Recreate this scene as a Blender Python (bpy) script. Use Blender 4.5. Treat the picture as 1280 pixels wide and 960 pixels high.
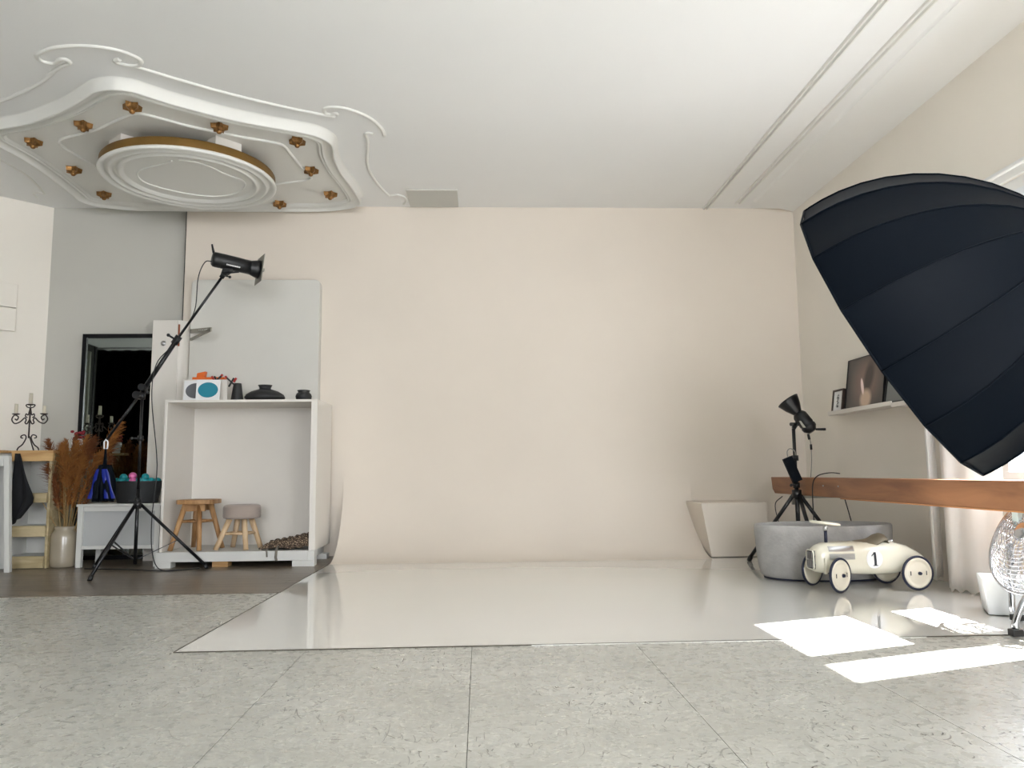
import bpy, bmesh, math, random
from mathutils import Vector, Matrix
from math import pi, sin, cos, radians as rad
random.seed(7)
for o in list(bpy.data.objects): bpy.data.objects.remove(o)
SC = bpy.context.scene
COL = SC.collection

# ------------------------------------------------------------------ camera
cd = bpy.data.cameras.new('camera'); cam = bpy.data.objects.new('camera', cd); COL.objects.link(cam)
cd.sensor_width = 36; cd.lens = 964/1280*36; cd.clip_start = .02; cd.clip_end = 200
cam.matrix_world = Matrix.Translation((0, 0, .72)) @ (Matrix.Rotation(rad(-2.42559), 4, 'Z') @ Matrix.Rotation(pi/2+rad(6.48595), 4, 'X') @ Matrix.Rotation(rad(-.5729), 4, 'Z'))
SC.camera = cam
SC.view_settings.view_transform = 'Standard'; SC.view_settings.look = 'None'
SC.view_settings.gamma = 1; SC.view_settings.exposure = 0.44
SC.view_settings.use_curve_mapping = False

# ------------------------------------------------------------------ light
W = bpy.data.worlds.new('sky'); SC.world = W; W.use_nodes = True
W.node_tree.nodes['Background'].inputs[0].default_value = (.78, .88, 1, 1)
W.node_tree.nodes['Background'].inputs[1].default_value = 1.6
SUND = Vector((-1, -.337, -1.056)).normalized()
sl = bpy.data.lights.new('sun', 'SUN'); sl.energy = 58; sl.angle = rad(.6); sl.color = (1, .985, .97)
so = bpy.data.objects.new('sun', sl); COL.objects.link(so); so.rotation_euler = SUND.to_track_quat('-Z', 'Y').to_euler()
def window_fill_light(loc, direction, sx, sy, power, color=(.88, .92, 1)):  # area fill set at a window opening
    l = bpy.data.lights.new('window_daylight_fill', 'AREA'); l.shape = 'RECTANGLE'; l.size = sx; l.size_y = sy; l.energy = power; l.color = color
    o = bpy.data.objects.new('window_daylight_fill', l); COL.objects.link(o); o.location = loc
    o.rotation_euler = Vector(direction).to_track_quat('-Z', 'Z').to_euler()
window_fill_light((3.12, 3.72, 1.5), (-1, 0, 0), 1.0, 1.5, 60)
window_fill_light((3.12, .05, 1.45), (-1, 0, 0), 1.1, 1.8, 22)  # fill light at the added unseen window nearest the camera
window_fill_light((3.12, -2.6, 1.45), (-1, 0, 0), 2.2, 1.8, 210)  # fill light at the second added side window, brightens ceiling and room
window_fill_light((.2, -7.1, 1.7), (.08, 1, .05), 3.0, 2.3, 350, (.93, .95, 1))  # fill light at the added rear window, brightens back and right walls

# ------------------------------------------------------------------ materials
def lin(c):
    return tuple((x/255/12.92 if x/255 <= .04045 else ((x/255+.055)/1.055)**2.4) for x in c)
def mat(name, rgb, rough=.5, metal=0, var=0, vscale=5, bump=0, bscale=40, coat=0, sheen=0, stretch=None, spec=.5):
    m = bpy.data.materials.new(name); m.use_nodes = True; nt = m.node_tree; N = nt.nodes; L = nt.links
    b = N['Principled BSDF']; c = lin(rgb)
    b.inputs['Base Color'].default_value = (*c, 1); b.inputs['Roughness'].default_value = rough; b.inputs['Metallic'].default_value = metal
    b.inputs['Coat Weight'].default_value = coat; b.inputs['Sheen Weight'].default_value = sheen; b.inputs['Specular IOR Level'].default_value = spec
    tc = N.new('ShaderNodeTexCoord'); mp = N.new('ShaderNodeMapping'); L.new(tc.outputs['Object'], mp.inputs[0])
    if stretch: mp.inputs['Scale'].default_value = stretch
    if var:
        n = N.new('ShaderNodeTexNoise'); n.inputs['Scale'].default_value = vscale; n.inputs['Detail'].default_value = 5; L.new(mp.outputs[0], n.inputs['Vector'])
        r = N.new('ShaderNodeValToRGB'); L.new(n.outputs['Fac'], r.inputs[0])
        r.color_ramp.elements[0].position = .3; r.color_ramp.elements[1].position = .7
        r.color_ramp.elements[0].color = (*[x*(1-var) for x in c], 1); r.color_ramp.elements[1].color = (*[min(1, x*(1+var*.6)) for x in c], 1)
        L.new(r.outputs[0], b.inputs['Base Color'])
    if bump:
        n2 = N.new('ShaderNodeTexNoise'); n2.inputs['Scale'].default_value = bscale; n2.inputs['Detail'].default_value = 4; L.new(mp.outputs[0], n2.inputs['Vector'])
        bp = N.new('ShaderNodeBump'); bp.inputs['Strength'].default_value = bump; bp.inputs['Distance'].default_value = .01
        L.new(n2.outputs['Fac'], bp.inputs['Height']); L.new(bp.outputs[0], b.inputs['Normal'])
    return m
def wood(name, c1, c2, rough=.6, scale=(2, 18, 18), bump=.15):
    m = bpy.data.materials.new(name); m.use_nodes = True; nt = m.node_tree; N = nt.nodes; L = nt.links
    b = N['Principled BSDF']; b.inputs['Roughness'].default_value = rough
    tc = N.new('ShaderNodeTexCoord'); mp = N.new('ShaderNodeMapping'); mp.inputs['Scale'].default_value = scale; L.new(tc.outputs['Object'], mp.inputs[0])
    oi = N.new('ShaderNodeObjectInfo'); ml = N.new('ShaderNodeMath'); ml.operation = 'MULTIPLY'; ml.inputs[1].default_value = 30; L.new(oi.outputs['Random'], ml.inputs[0])
    cx = N.new('ShaderNodeCombineXYZ'); L.new(ml.outputs[0], cx.inputs[0]); L.new(ml.outputs[0], cx.inputs[1]); L.new(cx.outputs[0], mp.inputs['Location'])
    n = N.new('ShaderNodeTexNoise'); n.inputs['Scale'].default_value = 1.5; n.inputs['Detail'].default_value = 7; n.inputs['Distortion'].default_value = .6; L.new(mp.outputs[0], n.inputs['Vector'])
    r = N.new('ShaderNodeValToRGB'); L.new(n.outputs['Fac'], r.inputs[0]); r.color_ramp.elements[0].position = .32; r.color_ramp.elements[1].position = .68
    r.color_ramp.elements[0].color = (*lin(c1), 1); r.color_ramp.elements[1].color = (*lin(c2), 1); L.new(r.outputs[0], b.inputs['Base Color'])
    bp = N.new('ShaderNodeBump'); bp.inputs['Strength'].default_value = bump; bp.inputs['Distance'].default_value = .005; L.new(n.outputs['Fac'], bp.inputs['Height']); L.new(bp.outputs[0], b.inputs['Normal'])
    return m
def strand_board():
    """white painted strand board: short dark scratches where the strands show through"""
    m = bpy.data.materials.new('painted_strand_board'); m.use_nodes = True; nt = m.node_tree; N = nt.nodes; L = nt.links
    b = N['Principled BSDF']; b.inputs['Specular IOR Level'].default_value = .5
    tc = N.new('ShaderNodeNewGeometry')
    def noise(scale, vec, detail=2, dist=0):
        n = N.new('ShaderNodeTexNoise'); n.inputs['Scale'].default_value = scale; n.inputs['Detail'].default_value = detail; n.inputs['Distortion'].default_value = dist; L.new(vec, n.inputs['Vector']); return n.outputs['Fac']
    def mth(op, a, bb):
        x = N.new('ShaderNodeMath'); x.operation = op; x.use_clamp = op == 'ADD'
        for i, v in enumerate((a, bb)):
            if isinstance(v, (int, float)): x.inputs[i].default_value = v
            else: L.new(v, x.inputs[i])
        return x.outputs[0]
    def step(v, lo, hi):
        r = N.new('ShaderNodeMapRange'); r.inputs['From Min'].default_value = lo; r.inputs['From Max'].default_value = hi; L.new(v, r.inputs['Value']); return r.outputs[0]
    def vec(op, a, bb=None):
        x = N.new('ShaderNodeVectorMath'); x.operation = op; L.new(a, x.inputs[0])
        if bb is not None: L.new(bb, x.inputs[1])
        return x.outputs[0]
    tot = None
    for k, (sc, ln, wd, keep) in enumerate(((40, .36, .034, .26), (26, .40, .024, .32), (60, .30, .06, .14), (13, .40, .012, .2))):
        mp = N.new('ShaderNodeMapping'); mp.inputs['Scale'].default_value = (sc, sc/2.3, 0); mp.inputs['Location'].default_value = (k*7.3, k*3.1, 0); L.new(tc.outputs['Position'], mp.inputs[0])
        v = N.new('ShaderNodeTexVoronoi'); v.voronoi_dimensions = '2D'; v.inputs['Scale'].default_value = 1; L.new(mp.outputs[0], v.inputs['Vector'])
        d = vec('SUBTRACT', mp.outputs[0], v.outputs['Position']); sp = N.new('ShaderNodeSeparateXYZ'); L.new(d, sp.inputs[0]); cs = N.new('ShaderNodeSeparateColor'); L.new(v.outputs['Color'], cs.inputs[0])
        ang = mth('MULTIPLY', cs.outputs[0], 3.1416); c_ = mth('COSINE', ang, 0); s_ = mth('SINE', ang, 0)
        lx = mth('SUBTRACT', mth('MULTIPLY', sp.outputs[0], c_), mth('MULTIPLY', sp.outputs[1], mth('MULTIPLY', s_, -1))); 
        a1 = mth('MULTIPLY', sp.outputs[1], c_); a2 = mth('MULTIPLY', sp.outputs[0], s_); ly = mth('SUBTRACT', a1, a2)
        ly2 = mth('SUBTRACT', ly, mth('MULTIPLY', mth('MULTIPLY', lx, lx), mth('SUBTRACT', mth('MULTIPLY', cs.outputs[2], 2.4), 1.2)))
        inw = step(mth('ABSOLUTE', ly2, 0), wd*1.9, wd*1.1); inl = step(mth('ABSOLUTE', lx, 0), ln, ln*.75); on = mth('LESS_THAN', cs.outputs[1], keep)
        q = mth('MULTIPLY', mth('MULTIPLY', inw, inl), on); tot = q if tot is None else mth('ADD', tot, q)
    big = step(noise(2.2, tc.outputs['Position'], 5), .40, .60)
    fac = mth('MULTIPLY', tot, mth('ADD', mth('MULTIPLY', big, .75), .12))
    cloud = noise(2.2, tc.outputs['Position'], 6)
    r = N.new('ShaderNodeValToRGB'); L.new(cloud, r.inputs[0]); r.color_ramp.elements[0].position = .3; r.color_ramp.elements[1].position = .7
    r.color_ramp.elements[0].color = (*lin((178, 177, 168)), 1); r.color_ramp.elements[1].color = (*lin((196, 195, 187)), 1)
    mx = N.new('ShaderNodeMixRGB'); L.new(fac, mx.inputs[0]); L.new(r.outputs[0], mx.inputs[1]); mx.inputs[2].default_value = (*lin((46, 40, 32)), 1)
    L.new(mx.outputs[0], b.inputs['Base Color'])
    rr = step(noise(24, tc.outputs['Position'], 5), .2, .8)
    L.new(mth('ADD', mth('MULTIPLY', rr, .25), .17), b.inputs['Roughness'])
    bp = N.new('ShaderNodeBump'); bp.inputs['Strength'].default_value = .35; bp.inputs['Distance'].default_value = .004
    mp = N.new('ShaderNodeMapping'); mp.inputs['Scale'].default_value = (1, 2, 1); L.new(tc.outputs['Position'], mp.inputs[0])
    L.new(noise(45, mp.outputs[0], 4, 1), bp.inputs['Height']); L.new(bp.outputs[0], b.inputs['Normal'])
    return m

M = {}
M['cream'] = mat('cream_wall_paint', (226, 216, 203), .75, var=.03, vscale=1.2, bump=.05, bscale=9)
M['greywall'] = mat('pale_grey_wall_paint', (196, 194, 186), .8, var=.03, vscale=1.5, bump=.05, bscale=10)
M['whitewall'] = mat('white_wall_paint', (240, 234, 223), .8, var=.02, vscale=1.5, bump=.05, bscale=10)
M['ceil'] = mat('ceiling_paint', (238, 238, 236), .6, var=.02, vscale=.9, bump=.12, bscale=3)
M['plaster'] = mat('white_plaster', (228, 227, 221), .45, bump=.03, bscale=30)
M['shadewall'] = mat('room_shade_paint', (44, 44, 40), .9, spec=.1)  # dark base colour stands in for the unlit depth of the room
M['board'] = strand_board()
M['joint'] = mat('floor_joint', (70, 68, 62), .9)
M['laminate'] = wood('grey_brown_laminate', (88, 78, 66), (134, 122, 106), .3, (1.2, 22, 22), .05)
M['sheet'] = mat('glossy_white_vinyl', (226, 225, 219), .07, var=.012, vscale=1.2, bump=.008, bscale=3, coat=.7)
M['sheetedge'] = mat('vinyl_edge', (84, 78, 68), .9)
M['cove'] = mat('backdrop_vinyl', (228, 217, 201), .45, var=.02, vscale=1.3)
M['white'] = mat('white_painted_wood', (226, 221, 213), .45, var=.02, vscale=3)
M['whitecool'] = mat('cool_white_paint', (212, 212, 208), .5)
M['frame'] = mat('window_frame_white', (235, 235, 232), .4)
M['gold'] = mat('antique_gold', (152, 112, 66), .35, .8, var=.4, vscale=40, bump=.4, bscale=80)
M['bronze'] = mat('bronze_side', (132, 100, 48), .5, .35, var=.15, vscale=6)
M['black'] = mat('black_plastic', (22, 23, 25), .4, bump=.03)
M['blackmetal'] = mat('black_metal', (18, 19, 22), .3, .2)
M['silver'] = mat('brushed_steel', (190, 190, 190), .3, .9)
M['chrome'] = mat('chrome', (205, 208, 214), .14, 1)
M['darkgrey'] = mat('dark_grey_plastic', (48, 50, 52), .5)
M['greymetal'] = mat('grey_metal', (150, 148, 138), .5, .4)
M['mirror'] = mat('mirror_glass', (196, 204, 200), .02, 1)
M['nylon'] = mat('black_nylon', (5, 12, 21), .55, bump=.04, bscale=25, spec=.09)
M['nylonin'] = mat('softbox_lining', (200, 200, 200), .3, .7)
M['blueb'] = mat('blue_nylon', (10, 32, 130), .35)
M['beam'] = wood('brown_beam_wood', (116, 76, 50), (164, 114, 78), .5, (8, 1.1, 8), .1)
M['beamlight'] = wood('worn_beam_edge', (170, 112, 66), (196, 140, 92), .6, (8, 1.1, 8), .1)
M['pine'] = wood('pine_wood', (176, 134, 84), (212, 176, 124), .55, (2, 12, 12), .1)
M['pinegrey'] = wood('rough_pale_plank', (160, 144, 108), (196, 180, 144), .7, (2, 12, 12), .1)
M['teak'] = wood('teak_wood', (140, 98, 58), (194, 152, 104), .5, (9, 9, 2), .1)
M['palewood'] = wood('pale_round_wood', (196, 164, 126), (222, 196, 160), .5, (9, 9, 2), .08)
M['felt'] = mat('taupe_felt', (168, 154, 144), .95, sheen=.3, bump=.15, bscale=120)
M['concrete'] = mat('grey_concrete', (170, 168, 165), .8, var=.12, vscale=14, bump=.25, bscale=60)
M['navy'] = mat('navy_rubber', (28, 34, 56), .5)
M['cream_enamel'] = mat('cream_enamel', (226, 222, 204), .22, coat=.5)
M['hub'] = mat('cream_wheel_disc', (224, 218, 200), .3, coat=.3)
M['seat'] = mat('olive_brown_seat', (112, 104, 88), .5)
M['paperwhite'] = mat('white_card', (236, 236, 236), .6)
M['teal'] = mat('teal_print', (22, 128, 150), .6)
M['greyprint'] = mat('grey_print', (100, 102, 106), .6)
M['orange'] = mat('orange_plastic', (222, 104, 28), .45)
M['red'] = mat('red_plastic', (170, 36, 30), .4)
M['redflower'] = mat('dark_red_petal', (130, 24, 38), .7)
M['ballteal'] = mat('teal_ball', (24, 150, 158), .3)
M['ballpink'] = mat('pink_ball', (222, 110, 170), .3)
M['vaseblack'] = mat('matte_black_ceramic', (36, 37, 38), .55)
M['vasegrey'] = mat('beige_glazed_ceramic', (164, 154, 136), .25, var=.08, vscale=6, coat=.4)
M['pampas'] = mat('rust_pampas', (152, 98, 44), .9, var=.25, vscale=12)
M['pampas2'] = mat('dark_rust_pampas', (116, 66, 28), .9, var=.25, vscale=12)
M['straw'] = mat('straw_stem', (170, 140, 92), .8)
M['iron'] = mat('dark_wrought_iron', (66, 58, 54), .45, .5)
M['wax'] = mat('ivory_wax', (216, 208, 188), .5)
M['cloth'] = mat('black_cloth', (22, 23, 27), .9, bump=.1)
M['curtain'] = mat('white_curtain', (232, 231, 226), .9, bump=.08, bscale=12)
M['snake'] = None
M['darkcurtain'] = mat('black_curtain_cloth', (7, 7, 8), .95, spec=.0)
M['cable'] = mat('black_cable', (30, 30, 32), .5)
M['palecable'] = mat('grey_cable', (150, 148, 140), .5)
M['photo'] = None
M['darkframe'] = wood('dark_brown_frame', (46, 34, 28), (66, 50, 40), .5)
M['planter'] = mat('white_planter', (222, 224, 224), .5, bump=.05)
M['paleblue'] = mat('pale_blue_metal', (186, 204, 206), .5)
M['hatch'] = mat('hatch_paint', (200, 199, 192), .7)
M['inkblack'] = mat('black_ink', (40, 42, 48), .6)
def translucent(name, rgb, t):
    m = mat(name, rgb, .9); nt = m.node_tree; b = nt.nodes['Principled BSDF']; out = nt.nodes['Material Output']
    tr = nt.nodes.new('ShaderNodeBsdfTranslucent'); tr.inputs[0].default_value = (*lin(rgb), 1); mx = nt.nodes.new('ShaderNodeMixShader'); mx.inputs[0].default_value = t
    nt.links.new(b.outputs[0], mx.inputs[1]); nt.links.new(tr.outputs[0], mx.inputs[2]); nt.links.new(mx.outputs[0], out.inputs[0]); return m
M['sheer'] = translucent('white_curtain_fabric', (246, 245, 242), .4)
M['blind'] = translucent('white_blind_fabric', (235, 238, 240), .12)
def glass():
    m = bpy.data.materials.new('window_glass'); m.use_nodes = True; nt = m.node_tree; out = nt.nodes['Material Output']; nt.nodes.remove(nt.nodes['Principled BSDF'])
    a = nt.nodes.new('ShaderNodeBsdfTransparent'); g = nt.nodes.new('ShaderNodeBsdfGlossy'); g.inputs['Roughness'].default_value = .02; mx = nt.nodes.new('ShaderNodeMixShader'); mx.inputs[0].default_value = .06
    nt.links.new(a.outputs[0], mx.inputs[1]); nt.links.new(g.outputs[0], mx.inputs[2]); nt.links.new(mx.outputs[0], out.inputs[0]); return m
M['glass'] = glass()
def snake():
    m = mat('patterned_throw', (120, 96, 74), .9); nt = m.node_tree; N = nt.nodes; L = nt.links
    tc = N.new('ShaderNodeTexCoord'); v = N.new('ShaderNodeTexVoronoi'); v.inputs['Scale'].default_value = 60; v.feature = 'DISTANCE_TO_EDGE'; L.new(tc.outputs['Object'], v.inputs['Vector'])
    r = N.new('ShaderNodeValToRGB'); L.new(v.outputs['Distance'], r.inputs[0]); r.color_ramp.elements[0].position = .06; r.color_ramp.elements[1].position = .28
    r.color_ramp.elements[0].color = (*lin((46, 32, 24)), 1); r.color_ramp.elements[1].color = (*lin((168, 146, 122)), 1); L.new(r.outputs[0], N['Principled BSDF'].inputs['Base Color']); return m
M['snake'] = snake()
def photo():
    """soft dark portrait print: brown-grey ground with a pale blurred figure"""
    m = mat('portrait_print', (70, 64, 60), .35); nt = m.node_tree; N = nt.nodes; L = nt.links
    tc = N.new('ShaderNodeTexCoord')
    def blob(loc, sc, rot=0):
        mp = N.new('ShaderNodeMapping'); mp.vector_type = 'TEXTURE'; mp.inputs['Location'].default_value = loc; mp.inputs['Rotation'].default_value = (rot, 0, 0); mp.inputs['Scale'].default_value = (10, *sc)
        L.new(tc.outputs['Object'], mp.inputs[0]); g = N.new('ShaderNodeTexGradient'); g.gradient_type = 'SPHERICAL'; L.new(mp.outputs[0], g.inputs[0]); return g.outputs['Fac']
    cur = None; base = (*lin((78, 72, 68)), 1)
    for loc, sc, rot, colr, gain in (((0, .27, .2), (.26, .24), 0, (138, 112, 102), 1.1), ((0, .23, .23), (.09, .16), .3, (54, 42, 36), 2.0), ((0, .26, .07), (.10, .09), 0, (206, 180, 156), 2.2), ((0, .32, .17), (.022, .075), -.35, (246, 226, 222), 4)):
        f = blob(loc, sc, rot); mm = N.new('ShaderNodeMath'); mm.operation = 'MULTIPLY'; mm.use_clamp = True; mm.inputs[1].default_value = gain; L.new(f, mm.inputs[0])
        mx = N.new('ShaderNodeMixRGB'); L.new(mm.outputs[0], mx.inputs[0]); mx.inputs[2].default_value = (*lin(colr), 1)
        if cur is None: mx.inputs[1].default_value = base
        else: L.new(cur, mx.inputs[1])
        cur = mx.outputs[0]
    L.new(cur, N['Principled BSDF'].inputs['Base Color']); return m
M['photo'] = photo()

# ------------------------------------------------------------------ builders
RL = {}
class MB:
    def __init__(s, T=None): s.v = []; s.f = []; s.sm = []; s.T = T
    def add(s, vs, fs, smooth=False):
        n = len(s.v)
        for p in vs:
            p = Vector(p); s.v.append(s.T @ p if s.T else p)
        for f in fs: s.f.append([n+i for i in f]); s.sm.append(smooth)
        return s
    def box(s, a, b):
        x0, y0, z0 = a; x1, y1, z1 = b
        x0, x1 = min(x0, x1), max(x0, x1); y0, y1 = min(y0, y1), max(y0, y1); z0, z1 = min(z0, z1), max(z0, z1)
        return s.add([(x0, y0, z0), (x1, y0, z0), (x1, y1, z0), (x0, y1, z0), (x0, y0, z1), (x1, y0, z1), (x1, y1, z1), (x0, y1, z1)],
                     [(0, 3, 2, 1), (4, 5, 6, 7), (0, 1, 5, 4), (1, 2, 6, 5), (2, 3, 7, 6), (3, 0, 4, 7)])
    def hexa(s, bot, top):
        return s.add(list(bot)+list(top), [(0, 3, 2, 1), (4, 5, 6, 7), (0, 1, 5, 4), (1, 2, 6, 5), (2, 3, 7, 6), (3, 0, 4, 7)])
    def prism(s, poly, z0, z1, smooth=False):
        n = len(poly)
        s.add([(x, y, z0) for x, y in poly]+[(x, y, z1) for x, y in poly], [tuple(range(n-1, -1, -1)), tuple(range(n, 2*n))]+[(i, (i+1) % n, n+(i+1) % n, n+i) for i in range(n)], smooth); return s
    def bar(s, p, q, w, h=None, up=(0, 0, 1)):
        p = Vector(p); q = Vector(q); h = h or w; d = (q-p).normalized(); u = Vector(up)
        if abs(d.dot(u)) > .98: u = Vector((0, 1, 0))
        a = d.cross(u).normalized()*w/2; b = a.cross(d).normalized()*h/2
        return s.hexa([p-a-b, p+a-b, p+a+b, p-a+b], [q-a-b, q+a-b, q+a+b, q-a+b])
    def tube(s, pts, r, n=10, caps=True, closed=False):
        pts = [Vector(p) for p in pts]; m = len(pts); rr = r if isinstance(r, (list, tuple)) else [r]*m
        rings = []; a = None
        for i, p in enumerate(pts):
            if closed: d = pts[(i+1) % m]-pts[i-1]
            else: d = pts[min(i+1, m-1)]-pts[max(i-1, 0)]
            d = d.normalized() if d.length > 1e-9 else Vector((0, 0, 1))
            if a is None:
                u = Vector((0, 0, 1)) if abs(d.z) < .95 else Vector((1, 0, 0)); a = d.cross(u).normalized()
            else:
                a = a-d*a.dot(d)
                a = a.normalized() if a.length > 1e-6 else d.orthogonal().normalized()
            b = d.cross(a)
            rings.append([p+rr[i]*(cos(2*pi*k/n)*a+sin(2*pi*k/n)*b) for k in range(n)])
        vs = [q for R in rings for q in R]; fs = []
        for i in range(m if closed else m-1):
            j = (i+1) % m
            for k in range(n): fs.append((i*n+k, i*n+(k+1) % n, j*n+(k+1) % n, j*n+k))
        s.add(vs, fs, True)
        if caps and not closed:
            s.add(rings[0], [tuple(range(n-1, -1, -1))]); s.add(rings[-1], [tuple(range(n))])
        return s
    def cyl(s, p, q, r, r2=None, n=20): return s.tube([p, q], [r, r if r2 is None else r2], n)
    def lathe(s, prof, o=(0, 0, 0), axis=(0, 0, 1), n=32, sx=1, sy=1, smooth=True):
        ax = Vector(axis).normalized(); u = ax.orthogonal().normalized() if abs(ax.z) < .999 else Vector((1, 0, 0)); w = ax.cross(u); o = Vector(o)
        vs = []; fs = []; m = len(prof)
        for (r, z) in prof:
            for k in range(n): vs.append(o+ax*z+r*sx*cos(2*pi*k/n)*u+r*sy*sin(2*pi*k/n)*w)
        for i in range(m-1):
            for k in range(n): fs.append((i*n+k, i*n+(k+1) % n, (i+1)*n+(k+1) % n, (i+1)*n+k))
        s.add(vs, fs, smooth); return s
    def sphere(s, c, r, n=14, sx=1, sy=1, sz=1):
        vs = []; fs = []; m = n//2
        for i in range(m+1):
            t = pi*i/m
            for k in range(n): vs.append((c[0]+r*sx*sin(t)*cos(2*pi*k/n), c[1]+r*sy*sin(t)*sin(2*pi*k/n), c[2]+r*sz*cos(t)))
        for i in range(m):
            for k in range(n): fs.append((i*n+k, (i+1)*n+k, (i+1)*n+(k+1) % n, i*n+(k+1) % n))
        return s.add(vs, fs, True)
    def grid(s, P, smooth=True, closed=False):
        n = len(P[0]); m = len(P); fs = []
        for i in range(m-1):
            for k in range(n if closed else n-1): fs.append((i*n+k, i*n+(k+1) % n, (i+1)*n+(k+1) % n, (i+1)*n+k))
        return s.add([q for R in P for q in R], fs, smooth)
    def build(s, name, m, parent=None, bevel=0, solid=0, weld=True, sub=0):
        me = bpy.data.meshes.new(name); off = RL.get(parent.name, Vector()) if parent else Vector()
        me.from_pydata([tuple(p-off) for p in s.v], [], s.f); me.polygons.foreach_set('use_smooth', s.sm)
        if weld:
            bm = bmesh.new(); bm.from_mesh(me); bmesh.ops.remove_doubles(bm, verts=bm.verts, dist=1e-5); bmesh.ops.recalc_face_normals(bm, faces=bm.faces)
            bm.to_mesh(me); bm.free()
        me.update(); me.materials.append(M[m] if isinstance(m, str) else m)
        o = bpy.data.objects.new(name, me); COL.objects.link(o)
        if parent: o.parent = parent; RL[o.name] = off
        if solid: md = o.modifiers.new('s', 'SOLIDIFY'); md.thickness = solid; md.offset = 0
        if bevel: md = o.modifiers.new('b', 'BEVEL'); md.width = bevel; md.segments = 2; md.limit_method = 'ANGLE'; md.angle_limit = rad(40)
        if sub: md = o.modifiers.new('u', 'SUBSURF'); md.levels = sub; md.render_levels = sub
        return o
def tag(o, label, cat, group=None):
    o['label'] = label; o['category'] = cat
    if group: o['group'] = group
    return o
def thing(name, loc, label, cat, group=None):
    o = bpy.data.objects.new(name, None); COL.objects.link(o); o.location = loc; o.empty_display_size = .05; RL[o.name] = Vector(loc); return tag(o, label, cat, group)
def struct(o): o['kind'] = 'structure'; return o
def cr(pts, n=6, closed=False):
    """Catmull-Rom through the points"""
    P = [Vector(p if len(p) == 3 else (*p, 0)) for p in pts]; m = len(P); out = []
    rng = range(m) if closed else range(m-1)
    for i in rng:
        a = P[(i-1) % m] if closed or i > 0 else P[0]*2-P[1]; b = P[i]; c = P[(i+1) % m]; d = P[(i+2) % m] if closed or i+2 < m else P[-1]*2-P[-2]
        for k in range(n):
            t = k/n; out.append(.5*((2*b)+(c-a)*t+(2*a-5*b+4*c-d)*t*t+(-a+3*b-3*c+d)*t**3))
    if not closed: out.append(P[-1])
    return out

# ------------------------------------------------------------------ room shell
ZC = 3.15; XR = 2.95
FB = struct(MB().box((-7.3, -7.1, -.16), (3.3, 7.2, -.012)).build('floor', 'joint'))
xs = [-7.2, -6.52, -5.84, -5.16, -4.80, -4.12, -3.44, -2.76, -2.08, -1.40, -.715, -.037, .646, 1.33, 2.01, 2.69, 2.955]
for i in range(len(xs)-1):
    for y0, y1 in ((-7.1, -3.8), (-3.8, -1.3), (-1.3, 1.18), (1.18, 4.864)):
        g = .0010
        MB().box((xs[i]+g, y0+g, -.011), (xs[i+1]-g, y1-g, 0)).build('floor_panel', 'board', FB)
y = 4.866; r = 0
while y < 6.95:
    y1 = min(y+.13, 7.0); x = -5.5+(r*.47) % 1.1-1.1
    while x < -1.2:
        x1 = min(x+1.25, -1.215)
        if x1-max(x, -5.5) > .03: MB().box((max(x, -5.5)+.0008, y+.0006, -.011), (x1-.0008, y1-.0006, .004)).build('laminate_plank', 'laminate', FB)
        x = x+1.25
    y = y1; r += 1
    if y1 >= 7.0: break

# glossy vinyl sheet lying on the floor, curling up the back wall
def sheet_sections():
    L = []
    for t in range(0, 25):
        a = t/24*pi/2; L.append((6.29+.608*sin(a), .0026+.70*(1-cos(a))))
    return L+[(6.8985, 1.0)]
S = MB()
S.add([(-1.249, 3.302, .0), (1.2, 3.31, 0), (2.94, 3.33, 0), (2.94, 6.88, 0), (-1.2, 6.3, 0), (1.89, 6.3, 0), (1.89, 6.88, 0),
       (-1.249, 3.302, .0025), (1.2, 3.31, .0025), (2.94, 3.33, .0025), (2.94, 6.88, .0025), (-1.2, 6.3, .0025), (1.89, 6.3, .0025), (1.89, 6.88, .0025)],
      [(7, 8, 12, 11), (8, 9, 10, 13, 12), (0, 1, 8, 7), (1, 2, 9, 8), (2, 3, 10, 9), (0, 7, 11, 4), (3, 6, 13, 10), (6, 5, 12, 13), (5, 4, 11, 12)])
sheet = S.build('vinyl_floor_sheet', 'sheet'); MB().bar((-1.252, 3.300, .002), (2.94, 3.328, .002), .006, .004).build('sheet_edge', 'sheetedge').parent = sheet; MB().bar((-1.251, 3.30, .002), (-1.203, 6.28, .002), .005, .004).build('sheet_edge', 'sheetedge').parent = sheet; tag(sheet, 'glossy white vinyl sheet covering the floor in front of the backdrop', 'floor sheet')
P = [[(x, yy, zz) for x in (-1.2, -.4, .4, 1.2, 1.88)] for yy, zz in sheet_sections()]
cove = MB().grid(P).build('backdrop_cove', 'cream')
tag(cove, 'cream curved backdrop sheet sweeping from the back wall down to the floor', 'backdrop')

struct(MB().box((-2.646, 6.9, -.1), (3.2, 7.15, ZC+.1)).build('wall_back', 'cream'))
struct(MB().box((-7.15, 6.97, -.1), (-2.646, 7.15, ZC+.1)).build('wall_back', 'greywall'))
wc = MB(); a = Vector((-3.866, 6.97, 0)); b = Vector((-7.1, 3.736, 0)); nrm = Vector((-1, 1, 0)).normalized()*.15
wc.prism([(a.x, a.y), (b.x, b.y), (b.x+nrm.x, b.y+nrm.y), (a.x+nrm.x, a.y+nrm.y)][::-1], -.1, ZC+.1); struct(wc.build('wall_left', 'whitewall'))
struct(MB().box((-7.25, -7.1, -.1), (-7.08, 3.80, ZC+.1)).build('wall_left', 'shadewall'))
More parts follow.
